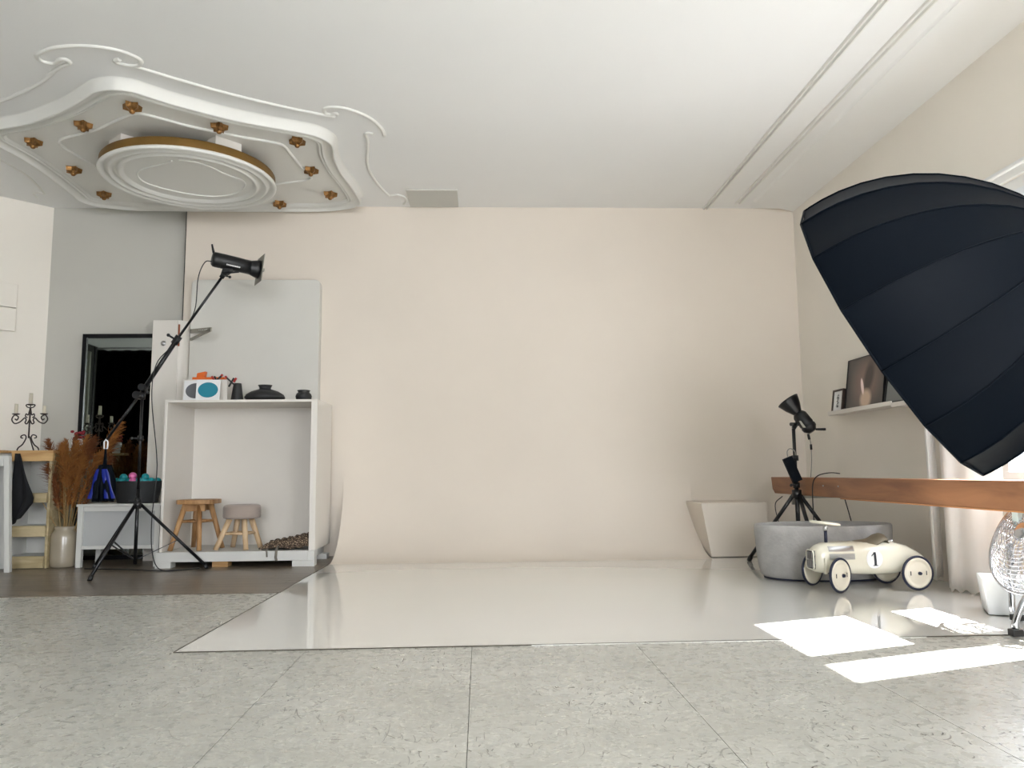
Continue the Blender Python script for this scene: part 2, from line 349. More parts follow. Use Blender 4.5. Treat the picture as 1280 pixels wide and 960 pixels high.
# right wall with one seen window opening and two added out of view for light
RW = MB(); wins = [(3.225-.06, 4.22+.08, .63, 2.30), (-.5, .6, .55, 2.35), (-3.7, -1.5, .55, 2.35)]
cuts = sorted([(w[0], w[1], w[2], w[3]) for w in wins])
y = -7.1
for w in cuts:
    RW.box((XR, y, -.1), (XR+.07, w[0], ZC+.1)); RW.box((XR, w[0], -.1), (XR+.07, w[1], w[2])); RW.box((XR, w[0], w[3]), (XR+.07, w[1], ZC+.1)); y = w[1]
RW.box((XR, y, -.1), (XR+.07, 7.15, ZC+.1)); struct(RW.build('wall_right', 'whitewall', weld=False))
RB = MB(); RB.box((-7.25, -7.1, -.1), (-1.3, -6.85, ZC+.1)); RB.box((1.7, -7.1, -.1), (3.2, -6.85, ZC+.1)); RB.box((-1.3, -7.1, -.1), (1.7, -6.85, .5)); RB.box((-1.3, -7.1, 2.85), (1.7, -6.85, ZC+.1))
struct(RB.build('wall_rear', 'whitewall', weld=False))
struct(MB().box((-7.3, -7.1, ZC), (3.2, 7.15, ZC+.12)).build('ceiling', 'ceil'))

def window(name, y0, y1, z0, z1, mulls, mw, sashes=()):
    fr = MB(); X0, X1 = XR+.005, XR+.055; t = .06
    fr.box((X0, y0, z0), (X1, y1, z0+t)); fr.box((X0, y0, z1-t), (X1, y1, z1)); fr.box((X0, y0, z0+t), (X1, y0+t, z1-t)); fr.box((X0, y1-t, z0+t), (X1, y1, z1-t))
    for m in mulls: fr.box((X0, m-mw/2, z0+t), (X1, m+mw/2, z1-t))
    o = struct(fr.build(name, 'frame', bevel=.004)); 
    ed = [y0+t]+[q for m in mulls for q in (m-mw/2, m+mw/2)]+[y1-t]
    for i in range(0, len(ed), 2): MB().box((XR+.028, ed[i], z0+t), (XR+.032, ed[i+1], z1-t)).build('pane', 'glass', o)
    cs = MB(); cs.box((XR-.018, y0-.09, z1), (XR, y1+.09, z1+.08)); cs.box((XR-.012, y0-.09, z0-.06), (XR, y0, z1)); cs.box((XR-.012, y1, z0-.06), (XR, y1+.07, z1)); cs.box((XR-.05, y0-.09, z0-.06), (XR, y1+.07, z0-.02))
    cs.build('window_casing', 'frame', o, bevel=.003)
    return o
w1 = window('window_1', 3.165, 4.28, .63, 2.30, [3.538], .124)
MB().box((XR+.012, 3.21, 1.785), (XR+.018, 4.235, 2.262)).build('added_blind', 'blind', w1)  # unseen blind, added to cut the sun patch on the floor
window('added_window_2', -.5, .6, .55, 2.35, [.05], .08)  # added out of view to brighten the interior
window('added_window_3', -3.7, -1.5, .55, 2.35, [-2.6], .08)  # also added out of view, for sun bounce and fill
rw = MB(); rw.box((-1.3, -7.0, .5), (1.7, -6.94, .56)); rw.box((-1.3, -7.0, 2.79), (1.7, -6.94, 2.85)); rw.box((-1.3, -7.0, .5), (-1.24, -6.94, 2.85)); rw.box((1.64, -7.0, .5), (1.7, -6.94, 2.85)); rw.box((.16, -7.0, .5), (.24, -6.94, 2.85))
w4 = struct(rw.build('added_window_4', 'frame')); MB().box((-1.24, -6.972, .56), (2.24, -6.968, 2.79)).build('pane', 'glass', w4)  # rear window added behind the camera to light the room

# ceiling battens along the right side
def batten(name, x0, x1, yend, h, extra=True):
    m = MB(); r = .009
    for xx in (x0, x1): m.add([(xx-r, -6.8, ZC), (xx-r*.5, -6.8, ZC-h), (xx+r*.5, -6.8, ZC-h), (xx+r, -6.8, ZC), (xx-r, yend, ZC), (xx-r*.5, yend, ZC-h), (xx+r*.5, yend, ZC-h), (xx+r, yend, ZC)], [(0, 1, 5, 4), (1, 2, 6, 5), (2, 3, 7, 6), (3, 0, 4, 7), (0, 3, 2, 1), (4, 5, 6, 7)])
    struct(m.build(name, 'plaster'))
batten('trim_1', 2.100, 2.132, 6.89, .018)
batten('trim_2', 2.355, 2.39, 6.75, .015)
m = MB(); m.add([(2.49, -6.8, ZC), (2.50, -6.8, ZC-.02), (2.95, -6.8, ZC-.045), (2.95, -6.8, ZC), (2.50, 6.7, ZC), (2.52, 6.72, ZC-.012), (2.95, 6.9, ZC-.03), (2.95, 6.9, ZC)], [(0, 1, 5, 4), (1, 2, 6, 5), (2, 3, 7, 6), (3, 0, 4, 7), (0, 3, 2, 1), (4, 5, 6, 7)])
struct(m.build('trim_3', 'ceil'))
hv = MB().box((-.62, 6.45, ZC-.012), (-.19, 6.86, ZC)).build('ceiling_hatch', 'hatch'); tag(hv, 'square flush hatch in the ceiling above the cream back wall', 'hatch')
hvf = MB(); 
for a_, b_ in (((-.625, 6.444), (-.185, 6.45)), ((-.625, 6.86), (-.185, 6.866)), ((-.625, 6.45), (-.62, 6.86)), ((-.19, 6.45), (-.185, 6.86))): hvf.box((*a_, ZC-.013), (*b_, ZC))
hf = hvf.build('hatch_frame', 'hatch'); hf.parent = hv

# ------------------------------------------------------------------ ceiling rosette
ros = thing('ceiling_rosette', (-2.25, 5.7, ZC), 'large scalloped white plaster ceiling rosette with gold stars and scrolled border', 'ceiling rosette')
lip = [(-2.25, 4.595), (-2.37, 4.63), (-2.46, 4.70), (-2.66, 4.86), (-2.90, 5.01), (-3.07, 5.10), (-3.27, 5.17), (-3.40, 5.24), (-3.46, 5.36), (-3.45, 5.48), (-3.42, 5.66), (-3.41, 5.90), (-3.42, 6.14), (-3.44, 6.43), (-3.45, 6.60), (-3.37, 6.72), (-3.2, 6.79), (-2.97, 6.83), (-2.25, 6.84),
       (-1.46, 6.83), (-1.2, 6.77), (-1.08, 6.69), (-1.03, 6.58), (-1.045, 6.24), (-1.08, 5.93), (-1.08, 5.65), (-1.055, 5.48), (-1.055, 5.37), (-1.11, 5.27), (-1.20, 5.20), (-1.5, 5.07), (-1.69, 4.97), (-1.82, 4.88), (-1.96, 4.78), (-2.07, 4.68), (-2.14, 4.62)]
LP = cr(lip, 4, True)
def offs(path, d):
    n = len(path); out = []
    for i in range(n):
        t = (path[(i+1) % n]-path[i-1]).normalized(); out.append(path[i]+Vector((-t.y, t.x, 0))*d)
    return out
area = sum(LP[i-1].x*LP[i].y-LP[i].x*LP[i-1].y for i in range(len(LP)))
sg = 1 if area > 0 else -1
prof = [(-.02, ZC), (-.004, ZC-.012), (0, ZC-.068), (.006, ZC-.076), (.016, ZC-.074), (.020, ZC-.064), (.045, ZC-.046), (.078, ZC-.038), (.080, ZC-.060), (.090, ZC-.063), (.098, ZC-.050), (.101, ZC-.040), (.104, ZC-.056), (.113, ZC-.058), (.120, ZC-.040), (.13, ZC-.040)]
rim = MB(); rim.grid([[Vector((p.x, p.y, z)) for p in offs(LP, sg*d)] for d, z in prof], True, True); rim.build('rosette_border', 'plaster', ros)
fc = MB(); fp = offs(LP, sg*.128); nf = len(fp); cen = Vector((-2.25, 5.75, ZC-.040)); fc.add([cen]+[Vector((p.x, p.y, ZC-.040)) for p in fp], [(0, i+1, (i+1) % nf+1) for i in range(nf)]); fc.build('rosette_panel', 'plaster', ros)
def bead(name, pts, z, r=.013, closed=False, parent=ros, n=5):
    p = cr(pts, n, closed); m = MB(); m.tube([(q.x, q.y, z) for q in p], r, 8, True, closed); return m.build(name, 'plaster', parent)
bead('inner_moulding', [(-2.25, 4.98), (-2.36, 5.03), (-2.46, 5.10), (-2.66, 5.24), (-2.91, 5.36), (-3.0, 5.43), (-3.03, 5.53), (-3.0, 5.72), (-2.97, 5.95), (-2.99, 6.1), (-2.9, 6.2), (-2.6, 6.36), (-2.25, 6.44), (-1.85, 6.36), (-1.64, 6.23), (-1.45, 6.16), (-1.36, 6.10), (-1.36, 6.02), (-1.39, 5.83), (-1.41, 5.6), (-1.43, 5.46), (-1.52, 5.40), (-1.68, 5.33), (-1.96, 5.18), (-2.12, 5.06)], ZC-.042, .013, True)
bead('scroll_moulding', [(-4.1, 5.06), (-3.4, 5.02), (-3.11, 4.91), (-2.92, 4.80), (-2.70, 4.65), (-2.52, 4.49), (-2.46, 4.45), (-2.41, 4.42), (-2.415, 4.38), (-2.45, 4.385), (-2.50, 4.425), (-2.545, 4.42), (-2.57, 4.385), (-2.555, 4.34), (-2.50, 4.30), (-2.40, 4.25), (-2.25, 4.23), (-2.12, 4.25), (-2.03, 4.30), (-1.985, 4.37), (-2.01, 4.43), (-2.07, 4.44), (-2.12, 4.42), (-2.135, 4.39), (-2.10, 4.37)], ZC, .014)
bead('scroll_moulding', [(-2.06, 4.44), (-1.93, 4.54), (-1.74, 4.68), (-1.54, 4.81), (-1.27, 4.96), (-1.1, 5.04), (-.98, 5.09)], ZC, .014)
bead('scroll_moulding', [(-.955, 5.05), (-.97, 5.03), (-1.0, 5.05), (-1.035, 5.03), (-1.03, 4.98), (-.99, 4.945), (-.90, 4.955), (-.80, 5.03), (-.73, 5.13), (-.685, 5.27), (-.68, 5.38)], ZC, .014)
bead('scroll_moulding', [(-.76, 5.35), (-.79, 5.335), (-.815, 5.36), (-.81, 5.43), (-.83, 5.6), (-.87, 5.83), (-.88, 6.07), (-.85, 6.33), (-.795, 6.58), (-.76, 6.6), (-.71, 6.58), (-.66, 6.64), (-.65, 6.74), (-.68, 6.82)], ZC, .012)
bead('scroll_moulding', [(-3.70, 5.6), (-3.68, 5.88), (-3.66, 6.15), (-3.70, 6.4), (-3.75, 6.6), (-3.78, 6.57), (-3.84, 6.6), (-3.86, 6.68)], ZC, .010)
for (x, y) in ((-3.18, 5.42), (-2.69, 5.14), (-2.24, 4.86), (-1.78, 5.15), (-1.30, 5.37), (-1.32, 5.91), (-1.27, 6.44), (-1.76, 6.68), (-3.18, 6.47), (-3.16, 5.93)):
    st = MB(); vs = [(x, y, ZC-.092)]; ph = random.random(); z0 = ZC-.041
    for k in range(10):
        rr = .058 if k % 2 == 0 else .036; a_ = ph+k*pi/5; vs.append((x+rr*cos(a_), y+rr*sin(a_), ZC-.074 if k % 2 == 0 else ZC-.070))
    for k in range(10):
        rr = .062 if k % 2 == 0 else .04; a_ = ph+k*pi/5; vs.append((x+rr*cos(a_), y+rr*sin(a_), z0))
    st.add(vs, [(0, k+1, (k+1) % 10+1) for k in range(10)]+[(k+1, (k+1) % 10+1, (k+1) % 10+11, k+11) for k in range(10)])
    st.sphere((x, y, ZC-.085), .02, 10); st.build('gold_star', 'gold', ros)
disk = thing('ceiling_medallion', (-2.2, 5.77, ZC-.04), 'round white ringed medallion with bronze edge hanging under the plaster rosette', 'ceiling medallion')
zb = 2.955
MB().lathe([(.40, 3.03), (.615, 3.03), (.622, 3.02), (.622, zb+.008)], (-2.2, 5.77, 0), n=72).build('bronze_edge', 'bronze', disk)
MB().lathe([(.622, zb+.012), (.632, zb+.002), (.630, zb-.010), (.615, zb-.018), (.598, zb-.008), (.588, zb+.010), (.572, zb+.008), (.560, zb-.016), (.545, zb-.014), (.535, zb+.010), (.502, zb+.010), (.492, zb-.012), (.474, zb-.014), (.462, zb+.010), (.45, zb+.012), (.0, zb+.012)], (-2.2, 5.77, 0), n=72).build('ringed_face', 'plaster', disk)
bead('scroll_line', [(-2.2, 5.42), (-2.30, 5.49), (-2.42, 5.55), (-2.52, 5.62), (-2.57, 5.72), (-2.57, 5.84), (-2.50, 5.95), (-2.40, 6.04), (-2.30, 6.1), (-2.15, 6.14), (-2.0, 6.1), (-1.90, 6.02), (-1.84, 5.93), (-1.81, 5.85), (-1.82, 5.77), (-1.87, 5.71), (-1.92, 5.63), (-1.96, 5.54), (-2.02, 5.46), (-2.09, 5.42), (-2.15, 5.41)], zb+.009, .007, False, disk)
for a_ in (-43, 47, 137, 227):
    x = -2.2+.5*cos(rad(a_)); y = 5.77+.5*sin(rad(a_)); MB(Matrix.Translation((x, y, 0)) @ Matrix.Rotation(rad(a_), 4, 'Z')).box((-.06, -.1, 3.03), (.06, .1, ZC-.04)).build('spacer_block', 'white', disk)

# ------------------------------------------------------------------ back-wall pieces
pn = MB(); pts = []
x0, x1, z0, z1, rc = -2.543, -1.418, 0.9, 2.44, .04
for cx_, cz_, a0 in ((x1-rc, z1-rc, 0), (x0+rc, z1-rc, 90)):
    for k in range(5): a_ = rad(a0+k*22.5); pts.append((cx_+rc*cos(a_), cz_+rc*sin(a_)))
pts += [(x0, z0), (x1, z0)]
n = len(pts); pn.add([(p[0], 6.80, p[1]) for p in pts]+[(p[0], 6.9, p[1]) for p in pts], [tuple(range(n)), tuple(range(2*n-1, n-1, -1))]+[(i, (i+1) % n, n+(i+1) % n, n+i) for i in range(n)])
tag(pn.build('wall_panel', mat('panel_paint', (212, 210, 203), .7, var=.03, vscale=2, bump=.06, bscale=10), bevel=.004), 'pale grey plaster panel with rounded corners on the wall above the open cabinet', 'wall panel')
tb = thing('tall_white_board', (-2.72, 6.7, .005), 'tall white board standing between the black mirror and the open cabinet', 'board')
MB().box((-2.833, 6.72, .005), (-2.612, 6.80, 2.06)).build('front_panel', 'white', tb, bevel=.004)
sd = MB(); 
sd.add([(-2.612+.07*sin(t/6*pi/2), 6.73+.16*(1-cos(t/6*pi/2)), z) for z in (.005, 2.06) for t in range(7)], [(k, k+1, k+8, k+7) for k in range(6)], True); sd.build('curved_side', 'white', tb)
MB().cyl((-2.605, 6.715, 1.83), (-2.605, 6.715, 2.02), .008).build('handle', mat('rust_handle', (150, 84, 50), .5), tb)
br = thing('folded_bracket', (-2.56, 6.75, 1.93), 'grey folded metal bracket arm jutting over the cabinet from the wall panel', 'bracket')
MB().bar((-2.535, 6.795, 1.975), (-2.235, 6.44, 1.925), .012, .035).build('upper_arm', 'greymetal', br)
MB().bar((-2.535, 6.795, 1.90), (-2.235, 6.44, 1.922), .012, .022).build('lower_arm', 'greymetal', br)
rv = MB()
for k in range(5): t = .45+k*.09; p = Vector((-2.535, 6.785, 1.975)).lerp(Vector((-2.235, 6.43, 1.925)), t); MB().sphere(p, .007, 6).build('rivet', 'chrome', br)

struct(MB().box((-2.653, 6.896, 0), (-2.6465, 6.97, ZC)).build('wall_shade_strip', 'joint'))  # dark strip standing in for the shadow line at the wall step
# mirror
mi = thing('leaning_mirror', (-3.15, 6.85, .005), 'tall black-framed mirror leaning on the grey wall behind the pampas grass', 'mirror')
mT = Matrix.Translation((-3.146, 6.90, .005)) @ Matrix.Rotation(rad(-.2), 4, 'X')
f = MB(mT)
for a_, b_ in (((-.362, -.02, 0), (-.327, .02, 1.965)), ((.327, -.02, 0), (.362, .02, 1.965)), ((-.327, -.02, 0), (.327, .02, .035)), ((-.327, -.02, 1.93), (.327, .02, 1.965))): f.box(a_, b_)
f.build('mirror_frame', 'blackmetal', mi)
MB(mT).box((-.327, -.006, .035), (.327, .006, 1.93)).build('mirror_glass', 'mirror', mi)

# angled-wall boxes
uu = Vector((-1, -1, 0)).normalized(); nn = Vector((1, -1, 0)).normalized()
cb = thing('wall_cabinet', (-4.15, 6.68, 1.97), 'white two-door box hung high on the angled left wall', 'wall cabinet')
base = Vector((-4.045, 6.79, 0))
for z0_, z1_ in ((1.972, 2.172), (2.18, 2.385)):
    p = base+nn*.002; q = base+uu*.75+nn*.002; d = nn*.03
    MB().hexa([(p.x, p.y, z0_), (q.x, q.y, z0_), (q.x+d.x, q.y+d.y, z0_), (p.x+d.x, p.y+d.y, z0_)], [(p.x, p.y, z1_), (q.x, q.y, z1_), (q.x+d.x, q.y+d.y, z1_), (p.x+d.x, p.y+d.y, z1_)]).build('door', 'whitewall', cb, bevel=.004)

# ------------------------------------------------------------------ open cabinet
cbn = thing('open_cabinet', (-1.89, 6.5, .004), 'large white open-fronted cabinet on block feet holding the stools', 'cabinet')
X0, X1, Y0, Y1 = -2.492, -1.294, 6.2, 6.8
MB().box((X0, Y0, .125), (X0+.022, Y1, 1.292)).build('side_panel', 'white', cbn, bevel=.002)
sp = MB(); sp.box((X1-.05, Y0, .125), (X1, Y1, 1.292)); sp.build('side_panel', 'white', cbn, bevel=.002)
MB().box((X0, Y0, 1.292), (X1, Y1, 1.312)).build('top_panel', 'white', cbn, bevel=.002)
MB().box((X0+.022, Y1-.015, .125), (X1-.05, Y1, 1.292)).build('back_panel', 'white', cbn)
MB().box((X0-.02, Y0-.02, .05), (X1-.05, Y1, .125)).build('bottom_panel', 'whitecool', cbn, bevel=.003)
for xa, xb in ((X0-.02, X0+.10), (X1-.17, X1)):
    for ya in (Y0-.02, Y1-.12): MB().box((xa, ya, .004), (xb, ya+.10, .05 if xa < -2 else .05)).build('foot', 'whitecool', cbn, bevel=.002)
MB().box((X1-.05, Y0-.02, .05), (X1, Y0+.08, .125)).build('corner_post', 'whitecool', cbn, bevel=.002)
tag(MB().box((-2.09, 6.22, .0045), (-1.97, 6.32, .0495)).build('wood_block', 'pine', bevel=.002), 'small raw wood block under the front of the open cabinet', 'wood block')

ZF = .1255
def stool(name, label, cx, cy, zs, thick, r, feet, wm, seatbuild, rungz, lr):
    t = thing(name, (cx, cy, ZF), label, 'stool', 'stools in the open cabinet')
    seatbuild(t)
    tops = []
    for fx, fy in feet:
        tx = cx+(fx-cx)*.48; ty = cy+(fy-cy)*.48; tops.append((tx, ty))
        MB().cyl((fx, fy, ZF), (tx, ty, zs-thick), lr*.95, lr*1.1, 12).build('leg', wm, t)
    k = (rungz-ZF)/(zs-thick-ZF)
    P_ = [Vector((fx, fy, ZF)).lerp(Vector((tx, ty, zs-thick)), k) for (fx, fy), (tx, ty) in zip(feet, tops)]
    for i, j in ((0, 2), (1, 3), (0, 1), (2, 3)): MB().cyl(P_[i], P_[j], lr*.5, None, 8).build('rung', wm, t)
    return t
def seat1(t):
    pts = [(-2.435, 6.36), (-2.40, 6.29), (-2.27, 6.28), (-2.15, 6.29), (-2.135, 6.36), (-2.14, 6.55), (-2.2, 6.6), (-2.36, 6.6), (-2.42, 6.55)]
    MB().prism(pts, .487, .522).build('seat', 'teak', t, bevel=.004)
    MB().box((-2.38, 6.34, .43), (-2.2, 6.36, .487)).build('apron', 'teak', t); MB().box((-2.38, 6.54, .43), (-2.2, 6.56, .487)).build('apron', 'teak', t)
stool('wooden_stool', 'tall brown wooden stool with flat slab seat at the cabinet left', -2.29, 6.44, .522, .036, .16, [(-2.445, 6.29), (-2.375, 6.6), (-2.215, 6.28), (-2.105, 6.5)], 'teak', seat1, .35, .02)
def seat2(t):
    MB().lathe([(0, .478), (.12, .478), (.14, .470), (.147, .455), (.147, .385), (.143, .372), (.125, .366), (0, .366)], (-1.93, 6.42, 0), n=36).build('seat', 'felt', t)
    lb = MB().add([(-1.945, 6.2725, .377), (-1.931, 6.2725, .377), (-1.931, 6.2725, .39), (-1.945, 6.2725, .39)], [(0, 1, 2, 3)])
stool('padded_stool', 'low stool with round taupe felt seat and pale log legs', -1.93, 6.42, .478, .113, .14, [(-2.095, 6.30), (-2.04, 6.56), (-1.85, 6.28), (-1.79, 6.48)], 'palewood', seat2, .25, .021)
# folded patterned throw
th = thing('folded_throw', (-1.5, 6.4, ZF), 'brown and beige snake-patterned throw bundled in the cabinet corner', 'blanket')
g = []
for i in range(26):
    R = []
    for j in range(18):
        u_ = i/25; v_ = j/17; x = -1.74+u_*.385; yv = 6.24+v_*.26
        e = min(1, 6*u_)*min(1, 5*v_+.15)*min(1, 6*(1-v_)+.1)
        z = ZF+.012+e*(.035+.07*u_**1.5)+.010*sin(i*1.9+j*.7)*e+.008*sin(j*2.3-i)*e
        R.append((x+.004*sin(j*2), yv, z))
    g.append(R)
MB().grid(g).build('cloth_fold', 'snake', th, solid=.012)
cl = MB(); random.seed(3)
for k in range(34):
    x = -1.72+.34*random.random(); yv = 6.235+.04*random.random(); cl.sphere((x, yv, ZF+.016+.03*random.random()*(x+1.8)*3), .010+.005*random.random(), 8, 2.2, 1, .7)
cl.build('rolled_hem', 'snake', th)
tf = MB(); tf.tube([(-1.665, 6.215, ZF+.02), (-1.66, 6.174, ZF+.01), (-1.655, 6.168, ZF-.045)], .006, 6)
tf.tube([(-1.585, 6.22, ZF+.03), (-1.585, 6.174, ZF+.012), (-1.587, 6.166, ZF-.05), (-1.58, 6.166, ZF-.075)], .010, 6); tf.build('tassel', mat('grey_tassel', (120, 114, 104), .9), th)

# objects on the cabinet
ZT = 1.3125
def card(label, x0, x1, y_, zt, lean, circ, name='reflector_card'):
    T = Matrix.Translation((x0, y_, ZT)) @ Matrix.Rotation(rad(-lean), 4, 'X'); t = thing(name, (x0, y_, ZT), label, 'card', 'round-printed cards on the cabinet top')
    w = x1-x0; h = (zt-ZT); MB(T).box((0, 0, 0), (w, .012, h)).build('card', 'paperwhite', t, bevel=.002)
    c = MB(T); r_ = w*.42; c.add([(w*.5+r_*cos(2*pi*k/36), -.0015, h*.52+r_*.78*sin(2*pi*k/36)) for k in range(36)], [tuple(range(36))]); c.build('printed_disc', circ, t)
card('white card printed with a grey disc, left of the teal one', -2.430, -2.235, 6.40, 1.495, 6, 'greyprint')
card('white card printed with a teal disc on the cabinet top', -2.305, -2.113, 6.33, 1.492, 6, 'teal')
bx = thing('white_storage_box', (-2.3, 6.55, ZT), 'white box behind the round-printed cards, clamps and orange tool on it', 'box')
MB().box((-2.455, 6.45, ZT), (-2.09, 6.62, 1.505)).build('box_body', 'white', bx, bevel=.004)
ot = thing('orange_tool', (-2.25, 6.53, 1.505), 'orange plastic tool lying on the white box on the cabinet', 'tool')
MB().box((-2.395, 6.49, 1.505), (-2.13, 6.56, 1.53)).build('tool_body', 'orange', ot, bevel=.003)
MB().hexa([(-2.365, 6.5, 1.53), (-2.30, 6.5, 1.53), (-2.30, 6.55, 1.53), (-2.365, 6.55, 1.53)], [(-2.36, 6.5, 1.565), (-2.29, 6.5, 1.58), (-2.29, 6.55, 1.58), (-2.36, 6.55, 1.565)]).build('tool_grip', 'orange', ot, bevel=.003)
def clamp(label, p, dx, flip):
    t = thing('spring_clamp', p, label, 'clamp', 'black and red spring clamps on the cabinet')
    a = Vector(p)
    MB().bar(a+Vector((0, 0, .012)), a+Vector((dx, 0, .085)), .018, .012).build('jaw', 'black', t, bevel=.002)
    MB().bar(a+Vector((dx*1.6, -.004, .012)), a+Vector((-dx*.4, -.004, .085)), .018, .012).build('jaw', 'black', t, bevel=.002)
    MB().bar(a+Vector((dx*1.0, -.002, .05)), a+Vector((dx*1.5, -.002, .085)), .02, .014).build('red_grip', 'red', t, bevel=.002)
    MB().bar(a+Vector((-dx*.4, -.006, .085)), a+Vector((-dx*.7, -.006, .10)), .02, .014).build('red_grip', 'red', t, bevel=.002)
clamp('black spring clamp with red tips hooked on the box middle', (-2.155, 6.44, 1.505-.06), -.04, 0)
clamp('black spring clamp with red tips at the right end of the white box', (-2.075, 6.44, 1.505-.075), .04, 0)
MB_ = MB().lathe([(0, 0), (.052, 0), (.05, .02), (.040, .09), (.033, .14), (.031, .155), (.028, .155), (.030, .09), (.03, .02), (0, .015)], (-1.998, 6.42, ZT), n=28)
tag(MB_.build('tapered_vase', 'vaseblack'), 'slim tapered black vase on the cabinet, left of the wide bowl', 'vase')
b2 = thing('lidded_bowl', (-1.78, 6.45, ZT), 'wide low black bowl vase with a short neck on the cabinet', 'vase')
MB().lathe([(0, 0), (.09, 0), (.15, .018), (.163, .038), (.15, .062), (.11, .088), (.06, .104), (.046, .108), (.045, .118), (.055, .137), (.058, .142), (.05, .142), (.038, .115), (0, .11)], (-1.78, 6.45, ZT), n=40).build('bowl_body', 'vaseblack', b2)
tag(MB().lathe([(0, 0), (.04, 0), (.062, .02), (.066, .045), (.058, .066), (.046, .074), (.046, .083), (.055, .093), (.048, .095), (.036, .08), (0, .07)], (-1.455, 6.42, ZT), n=28).build('squat_vase', 'vaseblack'), 'small squat black vase at the right end of the cabinet', 'vase')

# ------------------------------------------------------------------ left corner: shelf unit, table, candelabra
sh = thing('plank_shelf', (-6.85, 6.35, .004), 'rough pine plank shelf unit in the left corner beneath the candelabra', 'shelf')
def plank(z0_, z1_, x0_, x1_, m_='pinegrey', y0_=6.28, y1_=6.31): MB().box((x0_, y0_, z0_), (x1_, y1_, z1_)).build('front_plank', m_, sh, bevel=.003)
plank(.840, .905, -3.70, -3.38, 'pine'); plank(.515, .59, -3.68, -3.41); plank(.25, .335, -3.70, -3.41); plank(.008, .10, -3.70, -3.41)
MB().box((-4.1, 6.0, .885), (-3.26, 6.55, .910)).build('top_plank', 'pine', sh, bevel=.003) if False else None
MB().prism([(-4.15, 6.05), (-3.70, 6.05), (-3.70, 6.28), (-3.38, 6.28), (-3.38, 6.50), (-3.24, 6.50), (-3.24, 6.62), (-4.15, 6.62)], .905, .925).build('top_plank', 'pine', sh, bevel=.003)
for z_ in (.565, .31, .08): MB().box((-3.72, 6.31, z_), (-3.41, 6.60, z_+.02)).build('shelf_board', 'whitecool', sh)
MB().box((-3.42, 6.31, .004), (-3.40, 6.60, .905)).build('side_board', 'pinegrey', sh); MB().box((-6.94, 6.31, .004), (-3.72, 6.60, .905)).build('side_board', 'whitecool', sh)
MB().box((-3.72, 6.59, .004), (-3.42, 6.60, .905)).build('back_board', 'whitecool', sh)
tt = thing('white_table', (-7.1, 6.0, .004), 'white table leg and rail cropped at the left edge of the photo', 'table')
MB().hexa([(-3.575, 6.06, .004), (-3.535, 6.06, .004), (-3.535, 6.10, .004), (-3.575, 6.10, .004)], [(-3.63, 6.06, .88), (-3.59, 6.06, .88), (-3.59, 6.10, .88), (-3.63, 6.10, .88)]).build('leg', 'whitecool', tt, bevel=.003)
MB().box((-4.3, 6.06, .004), (-4.26, 6.1, .88)).build('leg', 'whitecool', tt, bevel=.003)
MB().box((-4.26, 6.065, .80), (-3.63, 6.095, .88)).build('rail', 'whitecool', tt, bevel=.003)
MB().box((-4.3, 5.72, .88), (-3.59, 6.045, .90)).build('tabletop', 'pine', tt, bevel=.003) if False else MB().box((-4.3, 6.05, .88), (-3.72, 6.27, .90)).build('tabletop', 'whitecool', tt)
dk = MB().box((-4.22, 6.12, .004), (-3.76, 6.16, .78)); tag(dk.build('dark_fill_sheet', mat('dark_grey_fill', (66, 68, 68), .7)), 'dark grey sheet filling the space behind the white table leg', 'panel')  # dark grey sheet filling the space under the table
# black cloth hanging on the front
g = []
for j in range(14):
    v_ = j/13; z = .90-.50*v_; wl = -3.645+.01*v_; wr = -3.61+.125*min(1, v_*1.5)*(1 if v_ < .75 else 1-(v_-.75)*3.2)
    g.append([(wl+(wr-wl)*i/8, 6.255-.045*sin(i*.9+j*.25)*min(1, v_*3)*.5-.02, z-(.05*(8-i)/8*v_)) for i in range(9)])
tag(MB().grid(g).build('black_cloth', 'cloth', solid=.008), 'black cloth draped over the front of the plank shelf', 'cloth')
g = [[(-6.85+.03*i, 6.33+.04*j, .588+.012*sin(i*1.3+j)+.022*sin(pi*i/7)*sin(pi*j/4)) for j in range(5)] for i in range(8)]
tag(MB().grid(g).build('folded_cloth', 'cloth', solid=.02), 'small folded black cloth lying on the middle shelf plank', 'cloth')

